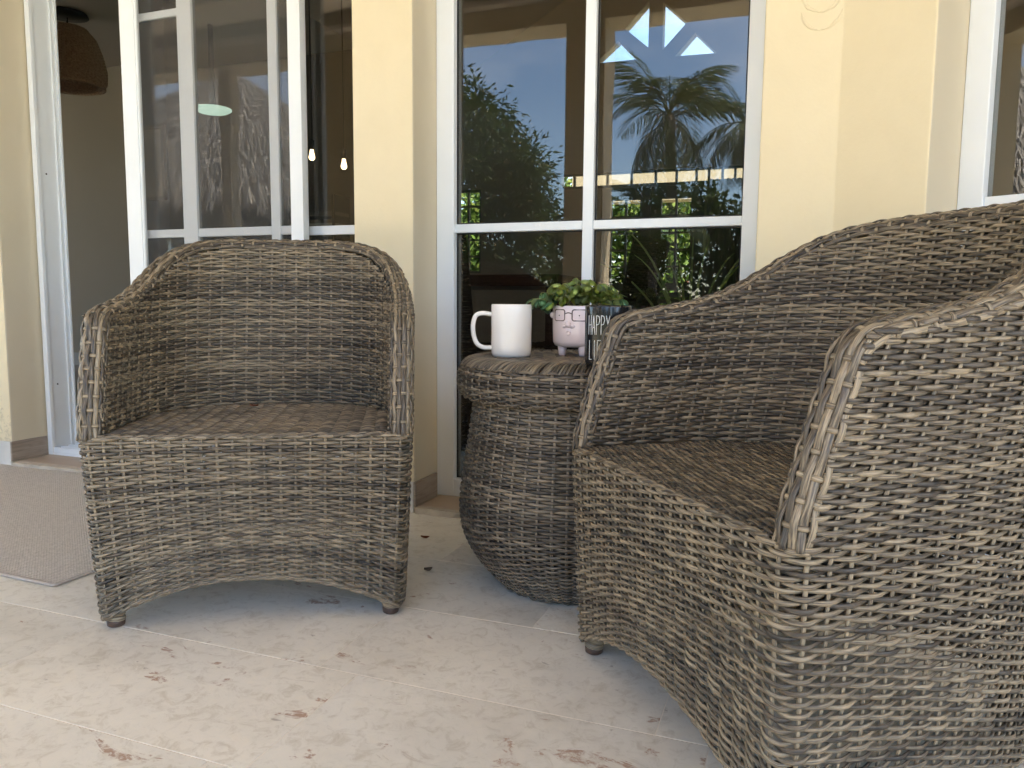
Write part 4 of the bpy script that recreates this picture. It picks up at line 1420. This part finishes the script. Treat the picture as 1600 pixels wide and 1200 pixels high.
# foot: strand wound round a peg
st = Strands()
a = np.linspace(0, 5.2 * 2 * math.pi, 130)
zz = 0.078 - 0.064 * np.linspace(0, 1, 130)
rr_ = 0.0155 + 0.010 * np.clip((zz - 0.025) / 0.05, 0, 1)
P = np.stack([rr_ * np.cos(a), rr_ * np.sin(a), zz], 1)
st.tube(P, np.stack([np.cos(a), np.sin(a), 0 * a], 1), 0.0068, 0.0028, 7)
foot_me = st.mesh('foot')
for me in [shell_me, inner_me, seat_me, rim_me, foot_me] + sub_strands:
    me.materials.append(WICK)
def armchair(label, x, y, rz):
    c = thing('wicker_armchair', label, 'armchair', (x, y, 0), rz, 'wicker armchairs on the porch')
    for nm, me in (('outer_shell', shell_me), ('inner_backrest', inner_me), ('seat', seat_me)):
        link(nm, me, None, c)
    r = tag(link('rim', rim_me, None, c), kind='stuff')
    for me in sub_strands:
        link('strand', me, None, r)
    for fx, fy in ((-0.272, 0.038), (0.272, 0.038), (-0.215, 0.475), (0.215, 0.475)):
        f = link('foot', foot_me, None, c)
        f.location = (fx, fy, 0)
        lathe('peg', CORE, [(0, 0.012), (0.0155, 0.0125), (0.017, 0.05), (0.02, 0.10), (0, 0.10)], 14, f)
        lathe('foot_cap', BRPL, [(0, 0.0), (0.012, 0.0), (0.0165, 0.003), (0.0175, 0.013), (0.015, 0.0155), (0, 0.0155)], 18, f)
    return c
armchair('grey brown wicker tub armchair facing the viewer, its whole front in view', -1.003, 1.207, R(28.75))
armchair('nearest wicker tub armchair, seen from its side and partly out of frame', -0.197, 1.110, R(-51.55))

# ================================================================ WICKER SIDE TABLE
TX, TY = -0.485, 1.70
tbl = thing('wicker_side_table', 'round wicker side table with bulging base holding mugs and planter', 'side table', (TX, TY, 0))
pf = np.array([(0.160, 0.004), (0.185, 0.03), (0.218, 0.065), (0.243, 0.105), (0.258, 0.15), (0.260, 0.19), (0.254, 0.25), (0.243, 0.32), (0.233, 0.38), (0.227, 0.43), (0.228, 0.455)])
# smooth the profile
tt = np.linspace(0, len(pf) - 1, 160)
pfs = np.stack([np.convolve(np.pad(np.interp(tt, np.arange(len(pf)), pf[:, i]), 10, mode='edge'), np.ones(21) / 21, 'valid') for i in range(2)], 1)
pl_ = np.concatenate([[0], np.cumsum(np.linalg.norm(np.diff(pfs, axis=0), axis=1))])
def S_tb(u, v):
    r = np.interp(v, pl_, pfs[:, 0]); z = np.interp(v, pl_, pfs[:, 1])
    return np.stack([r * np.cos(u), r * np.sin(u), z], 1)
NT = 52
UT = np.linspace(math.pi / 2, math.pi / 2 + 2 * math.pi, NT + 1)
JT = int(pl_[-1] / 0.0063)
vr = lambda j, u: 0 * u + j * 0.0063
al = lambda u, v, j: np.ones(len(u), bool)
st = Strands()
weave_rows(st, S_tb, UT, range(0, JT + 1), vr, al, 1, 0.0040, 0.0036, 0.0019, 6, 7, 0.0005)
weave_stakes(st, S_tb, UT[:-1], lambda u: 0.0, lambda u: float(JT), vr, al, 1)
link('base', st.mesh('base'), WICKT, tbl)
pr_ = np.array([(0.232, 0.446), (0.250, 0.440), (0.2625, 0.450), (0.266, 0.475), (0.264, 0.500), (0.255, 0.516), (0.240, 0.5245), (0.222, 0.5265), (0.205, 0.527)])
tt = np.linspace(0, len(pr_) - 1, 120)
prs = np.stack([np.convolve(np.pad(np.interp(tt, np.arange(len(pr_)), pr_[:, i]), 6, mode='edge'), np.ones(13) / 13, 'valid') for i in range(2)], 1)
prl = np.concatenate([[0], np.cumsum(np.linalg.norm(np.diff(prs, axis=0), axis=1))])
def S_tr(u, v):
    r = np.interp(v, prl, prs[:, 0]); z = np.interp(v, prl, prs[:, 1])
    return np.stack([r * np.cos(u), r * np.sin(u), z], 1)
JR = int(prl[-1] / 0.0062)
vr2_ = lambda j, u: 0 * u + j * 0.0062
NT2 = 56
UT2 = np.linspace(math.pi / 2, math.pi / 2 + 2 * math.pi, NT2 + 1)
st = Strands()
vband = np.interp(0.512, prs[:, 1][np.argsort(prs[:, 1])], prl[np.argsort(prs[:, 1])])
weave_rows(st, S_tr, UT2, range(0, JR + 1), vr2_, lambda u, v, j: v < vband, 1, 0.0036, 0.0036, 0.0020, 6, 7, 0.0005)
weave_stakes(st, S_tr, UT2[:-1], lambda u: 0.0, lambda u: float(JR), vr2_, lambda u, v, j: v < vband, 1)
# wrapped edge: close slanting turns over the shoulder
NW = 210
for i in range(NW):
    a0 = 2 * math.pi * i / NW
    vv = np.linspace(vband - 0.004, prl[-1], 9)
    ua = a0 + np.linspace(0, 0.10, 9) + rng.normal(0, 0.004)
    P = S_tr(ua, vv)
    nn = surf_normal(S_tr, ua, vv, 1)
    P = P + nn * (0.0018 + 0.0018 * np.sin(np.linspace(0, math.pi, 9)))[:, None]
    st.tube(P, nn, 0.0036, 0.0021, 6)
link('rim', st.mesh('rim'), WICKT, tbl)
st = Strands()
def S_top(x, y): return np.stack([x, y, np.full(len(x), 0.5262)], 1)
UXT = np.linspace(-0.225, 0.225, 17)
vt = lambda j, x: 0 * x - 0.216 + j * 0.0060
kt = lambda x, y, j: x * x + y * y < 0.213 ** 2
weave_rows(st, S_top, UXT, range(0, 73), vt, kt, 1, 0.0030, 0.0035, 0.0018)
weave_stakes(st, S_top, UXT, lambda u: 0.0, lambda u: 72.0, vt, kt, 1)
o = link('tabletop', st.mesh('tabletop'), WICKT, tbl)
o.rotation_euler = (0, 0, R(20))
lathe('core', CORE, [(0, 0.02), (0.14, 0.02), (0.235, 0.14), (0.235, 0.2), (0.21, 0.4), (0.205, 0.518), (0, 0.518)], 40, tbl)
ZTOP = 0.5295

# ================================================================ MUGS, PLANTER
def mug_profile(r, h):
    return [(0, 0.0035), (r * 0.80, 0.0035), (r * 0.84, 0.0), (r * 0.93, 0.001), (r * 0.985, 0.008), (r, 0.022), (r * 0.99, h * 0.45), (r * 1.005, h * 0.75), (r * 1.0, h - 0.004),
            (r * 0.985, h - 0.0008), (r * 0.955, h), (r * 0.93, h - 0.002), (r * 0.915, h * 0.6), (r * 0.91, 0.02), (r * 0.8, 0.008), (0, 0.007)]
def handle_mesh(r, h, thick=0.0062):
    st = Strands()
    t = np.linspace(0, 1, 26)
    key = np.array([(-r * 0.95, h * 0.80), (-r - 0.018, h * 0.835), (-r - 0.036, h * 0.80), (-r - 0.042, h * 0.60), (-r - 0.040, h * 0.40), (-r - 0.033, h * 0.24), (-r - 0.018, h * 0.165), (-r * 0.95, h * 0.175)])
    kk = np.linspace(0, 1, len(key))
    P = np.stack([np.interp(t, kk, key[:, 0]), 0 * t, np.interp(t, kk, key[:, 1])], 1)
    for _ in range(2):
        P[1:-1] = (P[:-2] + 2 * P[1:-1] + P[2:]) / 4
    st.tube(P, np.tile([0, 1, 0], (26, 1)), thick * 0.85, thick * 1.15, 14)
    return st.mesh('handle')
wm = thing('mug', 'plain white ceramic mug with its handle to the left on the wicker table', 'mug', (-0.612, 1.625, ZTOP), R(24), 'mugs on the wicker table')
lathe('body', CERAM, mug_profile(0.0455, 0.118), 64, wm)
link('handle', handle_mesh(0.0455, 0.118), CERAM, wm)
bmug = thing('mug', 'black ceramic mug with tall thin white lettering beside the planter', 'mug', (-0.357, 1.489, ZTOP), R(160), 'mugs on the wicker table')
lathe('body', BLACKC, mug_profile(0.0455, 0.118), 64, bmug)
link('handle', handle_mesh(0.0455, 0.118), BLACKC, bmug)
# lettering: thin tall capitals bent round the mug
GL = {'H': [[(0, 0), (0, 1)], [(1, 0), (1, 1)], [(0, .48), (1, .52)]], 'A': [[(0, 0), (.5, 1), (1, 0)], [(.2, .38), (.8, .38)]],
      'P': [[(0, 0), (0, 1), (.75, .96), (1, .76), (.75, .56), (0, .5)]], 'Y': [[(0, 1), (.5, .5), (1, 1)], [(.5, .5), (.5, 0)]],
      'L': [[(0, 1), (0, 0), (1, 0)]], 'I': [[(.5, 0), (.5, 1)]], 'F': [[(0, 0), (0, 1), (1, 1)], [(0, .55), (.8, .55)]], 'E': [[(1, 0), (0, 0), (0, 1), (1, 1)], [(0, .53), (.8, .53)]]}
def letters(word, ang0, z0, hgt, parent, r=0.0458, adv=0.0098, wd=0.0068):
    st = Strands()
    for i, ch in enumerate(word):
        for stroke in GL[ch]:
            pts = np.array(stroke, float)
            t = np.linspace(0, len(pts) - 1, 6 * (len(pts) - 1) + 1)
            xx = np.interp(t, np.arange(len(pts)), pts[:, 0]) * wd + i * adv
            z = z0 + np.interp(t, np.arange(len(pts)), pts[:, 1]) * hgt
            a = ang0 + xx / r
            P = np.stack([r * np.cos(a), r * np.sin(a), z], 1)
            st.tube(P, np.stack([np.cos(a), np.sin(a), 0 * a], 1), 0.00062, 0.0005, 6)
    return link('lettering', st.mesh('lettering'), WLET, parent)
FACE = math.atan2(-1.489, 0.363) - R(160)        # towards the viewer, in the mug's own frame
letters('HAPPY', FACE - 0.94, 0.061, 0.037, bmug)
letters('LIFE', FACE - 0.88, 0.013, 0.037, bmug)
# planter with a face
pt = thing('planter', 'pink ceramic planter with a face wearing glasses on three stub legs', 'planter', (-0.487, 1.742, ZTOP), 0)
lathe('pot', PINKC, [(0, 0.020), (0.046, 0.020), (0.056, 0.0235), (0.0605, 0.032), (0.0615, 0.06), (0.062, 0.095), (0.062, 0.113), (0.061, 0.1155), (0.058, 0.1155), (0.057, 0.112), (0.0565, 0.1), (0, 0.1)], 64, pt)
FA = math.atan2(-1.742, 0.487) - 0.41
for k in range(3):
    a = FA + 0.62 * (1 if k == 0 else -1) if k < 2 else FA + math.pi
    lathe('leg', PINKC, [(0, 0.0), (0.0065, 0.0), (0.0085, 0.004), (0.0115, 0.028), (0, 0.028)], 18, pt, Matrix.Translation((0.044 * math.cos(a), 0.044 * math.sin(a), 0)))
def oncyl(xx, zz, r=0.0622):
    a = FA + np.asarray(xx) / 0.062
    return np.stack([r * np.cos(a), r * np.sin(a), np.asarray(zz)], 1), np.stack([np.cos(a), np.sin(a), 0 * a], 1)
def rrect(cx, cz, w, h, rad, n=8):
    P = []
    for sx, sz, a0 in ((1, 1, 0), (-1, 1, 90), (-1, -1, 180), (1, -1, 270)):
        for q in np.linspace(0, 90, n):
            a = R(a0 + q)
            P.append((cx + sx * (w - rad) + rad * math.cos(a), cz + sz * (h - rad) + rad * math.sin(a)))
    P.append(P[0])
    return np.array(P)
st = Strands()
for cx in (-0.0257, 0.0257):
    q = rrect(cx, 0.094, 0.0165, 0.0125, 0.005)
    P, nn = oncyl(q[:, 0], q[:, 1])
    st.tube(P, nn, 0.0013, 0.0012, 6)
q = np.stack([np.linspace(-0.009, 0.009, 9), 0.0965 + 0.003 * np.cos(np.linspace(-1.5, 1.5, 9))], 1)
P, nn = oncyl(q[:, 0], q[:, 1])
st.tube(P, nn, 0.0012, 0.0012, 6)
link('glasses', st.mesh('glasses'), PINKL, pt)
for cx in (-0.0257, 0.0257):
    P, nn = oncyl([cx], [0.0935], 0.0616)
    lathe('eye', DARKM, [(0, 0.0014), (0.0013, 0.001), (0.0016, 0)], 10, pt, Matrix.Translation(P[0]) @ Vector(nn[0]).to_track_quat('Z', 'Y').to_matrix().to_4x4())
def lump(name, cx, cz, sx, sz, dep):
    P, nn = oncyl([cx], [cz], 0.061)
    return lathe(name, PINKC, [(math.sin(t), math.cos(t)) for t in np.linspace(0.0, math.pi / 2, 9)], 24, pt,
                 Matrix.Translation(P[0]) @ Vector(nn[0]).to_track_quat('Z', 'Y').to_matrix().to_4x4() @ Matrix.Diagonal((sx, sz, dep, 1)))
lump('nose', 0, 0.0735, 0.0075, 0.0075, 0.011)
lump('nostril', -0.0095, 0.069, 0.0065, 0.0048, 0.006)
lump('nostril', 0.0095, 0.069, 0.0065, 0.0048, 0.006)
st = Strands()
a = np.linspace(0, 2 * math.pi, 25)
P, nn = oncyl(0.0045 * np.cos(a), 0.0545 + 0.0045 * np.sin(a), 0.0622)
st.tube(P, nn, 0.0018, 0.0022, 8)
link('mouth', st.mesh('mouth'), PINKC, pt)
P, nn = oncyl([-0.052], [0.094], 0.056)
lump('ear', -0.062, 0.094, 0.006, 0.008, 0.008)
lathe('soil', SOIL, [(0, 0.1005), (0.056, 0.1005), (0.056, 0.104), (0.03, 0.107), (0, 0.108)], 32, pt)
# round-leaved plant
def leaf_mesh(kx):
    bm = bmesh.new()
    n = 12
    c = bm.verts.new((0.5, 0, -0.06))
    ring = []
    for i in range(n):
        a = 2 * math.pi * i / n
        r = 0.5 * (1 + 0.05 * math.sin(3 * a + kx))
        x = 0.5 + r * math.cos(a)
        ring.append(bm.verts.new((x, r * 0.95 * math.sin(a), 0.07 * math.sin(a) ** 2 + 0.05 * math.cos(2 * a + kx))))
    for i in range(n):
        bm.faces.new((c, ring[i], ring[(i + 1) % n]))
    bmesh.ops.solidify(bm, geom=bm.faces[:], thickness=0.03)
    return bm_mesh('leaf', bm, True)
LM = []
for mi in range(4):
    me = leaf_mesh(mi * 1.3)
    me.materials.append(LF[mi])
    LM.append(me)
plant = thing('potted_plant', 'faux plant with round pale green leaves growing in the pink planter', 'plant', (-0.487, 1.742, ZTOP + 0.108))
for k in range(26):
    an = k * 2.4 + random.uniform(-0.3, 0.3)
    outw = 0.015 + 0.066 * random.random() ** 0.6
    if k in (3, 11, 17):
        outw = 0.10
        an = {3: 3.3, 11: 3.9, 17: -0.3}[k]
    hgt = 0.022 + 0.056 * (1 - (outw / 0.105) ** 2) * random.uniform(0.7, 1.15)
    t = np.linspace(0, 1, 9)
    b0 = 0.4 * outw
    # arch up and outwards
    rad = b0 + (outw - b0) * t ** 1.1 + 0.012 * t
    zz = -0.004 + hgt * np.sin(t * 1.7) / math.sin(1.57)
    P = np.stack([rad * math.cos(an), rad * math.sin(an), zz], 1)
    st = Strands()
    st.tube(P, np.tile([0.1, 0.2, 0.97], (9, 1)), 0.0008, 0.0008, 5)
    link('stem', st.mesh('stem'), STEM, plant)
    for i, q in enumerate((0.45, 0.62, 0.78, 0.92, 1.0)):
        for sgn in ((-1, 1) if q < 1 else (0,)):
            if random.random() < 0.12:
                continue
            pnt = [float(np.interp(q, t, P[:, c])) for c in range(3)]
            low = pnt[2] < 0.026
            mi = random.choices((0, 1, 2, 3), (1, 0.4, 4, 2) if low else (4, 2.6, 0.7, 2))[0]
            lf = link('leaf', LM[mi], None, plant)
            lf.location = pnt
            size = random.uniform(0.024, 0.036) * (1 - 0.25 * q)
            lf.scale = (size, size, size)
            lf.rotation_euler = (random.uniform(-0.5, 0.5), random.uniform(0.35, 1.4), an + sgn * random.uniform(0.3, 1.1) + random.uniform(-0.3, 0.3))

# ================================================================ SMALL THINGS ON THE FLOOR
rug = thing('door_mat', 'beige woven mat on the floor before the open sliding door', 'mat', (-2.32, 1.66, 0))
bm = bmesh.new()
bmesh.ops.create_grid(bm, x_segments=60, y_segments=36, size=0.5)
for vv in bm.verts:
    vv.co.x *= 1.54; vv.co.y *= 0.83
    vv.co.z = 0.0058 + 0.0012 * math.sin(vv.co.x * 9) * math.sin(vv.co.y * 13)
r_ = bmesh.ops.extrude_face_region(bm, geom=bm.faces[:])
for g in r_['geom']:
    if isinstance(g, bmesh.types.BMVert):
        g.co.z = 0.0005
bmesh.ops.recalc_face_normals(bm, faces=bm.faces)
link('pile', bm_mesh('pile', bm, False), RUGM, rug)
st = Strands()
q = rrect(0, 0, 0.772, 0.418, 0.003, 4)
P = []
for a, b in zip(q, q[1:]):
    nseg = max(1, int(np.linalg.norm(b - a) / 0.02))
    P += [a + (b - a) * i / nseg for i in range(nseg)]
P.append(q[-1])
P = np.array(P)
P = np.column_stack([P, np.full(len(P), 0.0040)])
st.tube(P, np.tile([0, 0, 1.0], (len(P), 1)), 0.0065, 0.0036, 8)
link('binding', st.mesh('binding'), RUGE, rug)
rug.rotation_euler = (0, 0, R(-2))

def dry_leaf(name, label, m, loc, rot, L, W, curl):
    bm = bmesh.new()
    n = 8
    rows_ = []
    for i in range(n + 1):
        t = i / n
        w = W * math.sin(math.pi * min(1, 0.04 + t * 0.94)) ** 0.8
        z = curl * (t - 0.5) ** 2 * 4 * L * 0.3
        rows_.append([bm.verts.new((L * (t - 0.5), s * w, z + abs(s) * W * curl * 0.8 + random.uniform(-0.0006, 0.0006))) for s in (-1, -0.5, 0, 0.5, 1)])
    for a, b in zip(rows_, rows_[1:]):
        for i in range(4):
            bm.faces.new((a[i], a[i + 1], b[i + 1], b[i]))
    bmesh.ops.solidify(bm, geom=bm.faces[:], thickness=0.0005)
    o = link(name, bm_mesh(name, bm, True), m)
    o.location = loc
    o.rotation_euler = rot
    return tag(o, label, 'leaf', 'fallen leaves')
dry_leaf('dry_leaf', 'small red brown dry leaf on the floor between armchair and side table', DRYL, (-0.947, 1.85, 0.003), (0.2, 0.1, 0.5), 0.024, 0.007, 0.5)
dry_leaf('dry_leaf', 'curled grey dry leaf scrap on the floor nearer the viewer than the red one', DRYG, (-0.823, 1.62, 0.003), (0.5, 0.1, 0.9), 0.022, 0.006, 0.9)
dry_leaf('dry_leaf', 'orange brown dry leaf lying at the back of the front-facing armchair seat', DRYL, (-1.247, 1.525, 0.393), (0.1, 0.0, 0.3), 0.022, 0.008, 0.4)
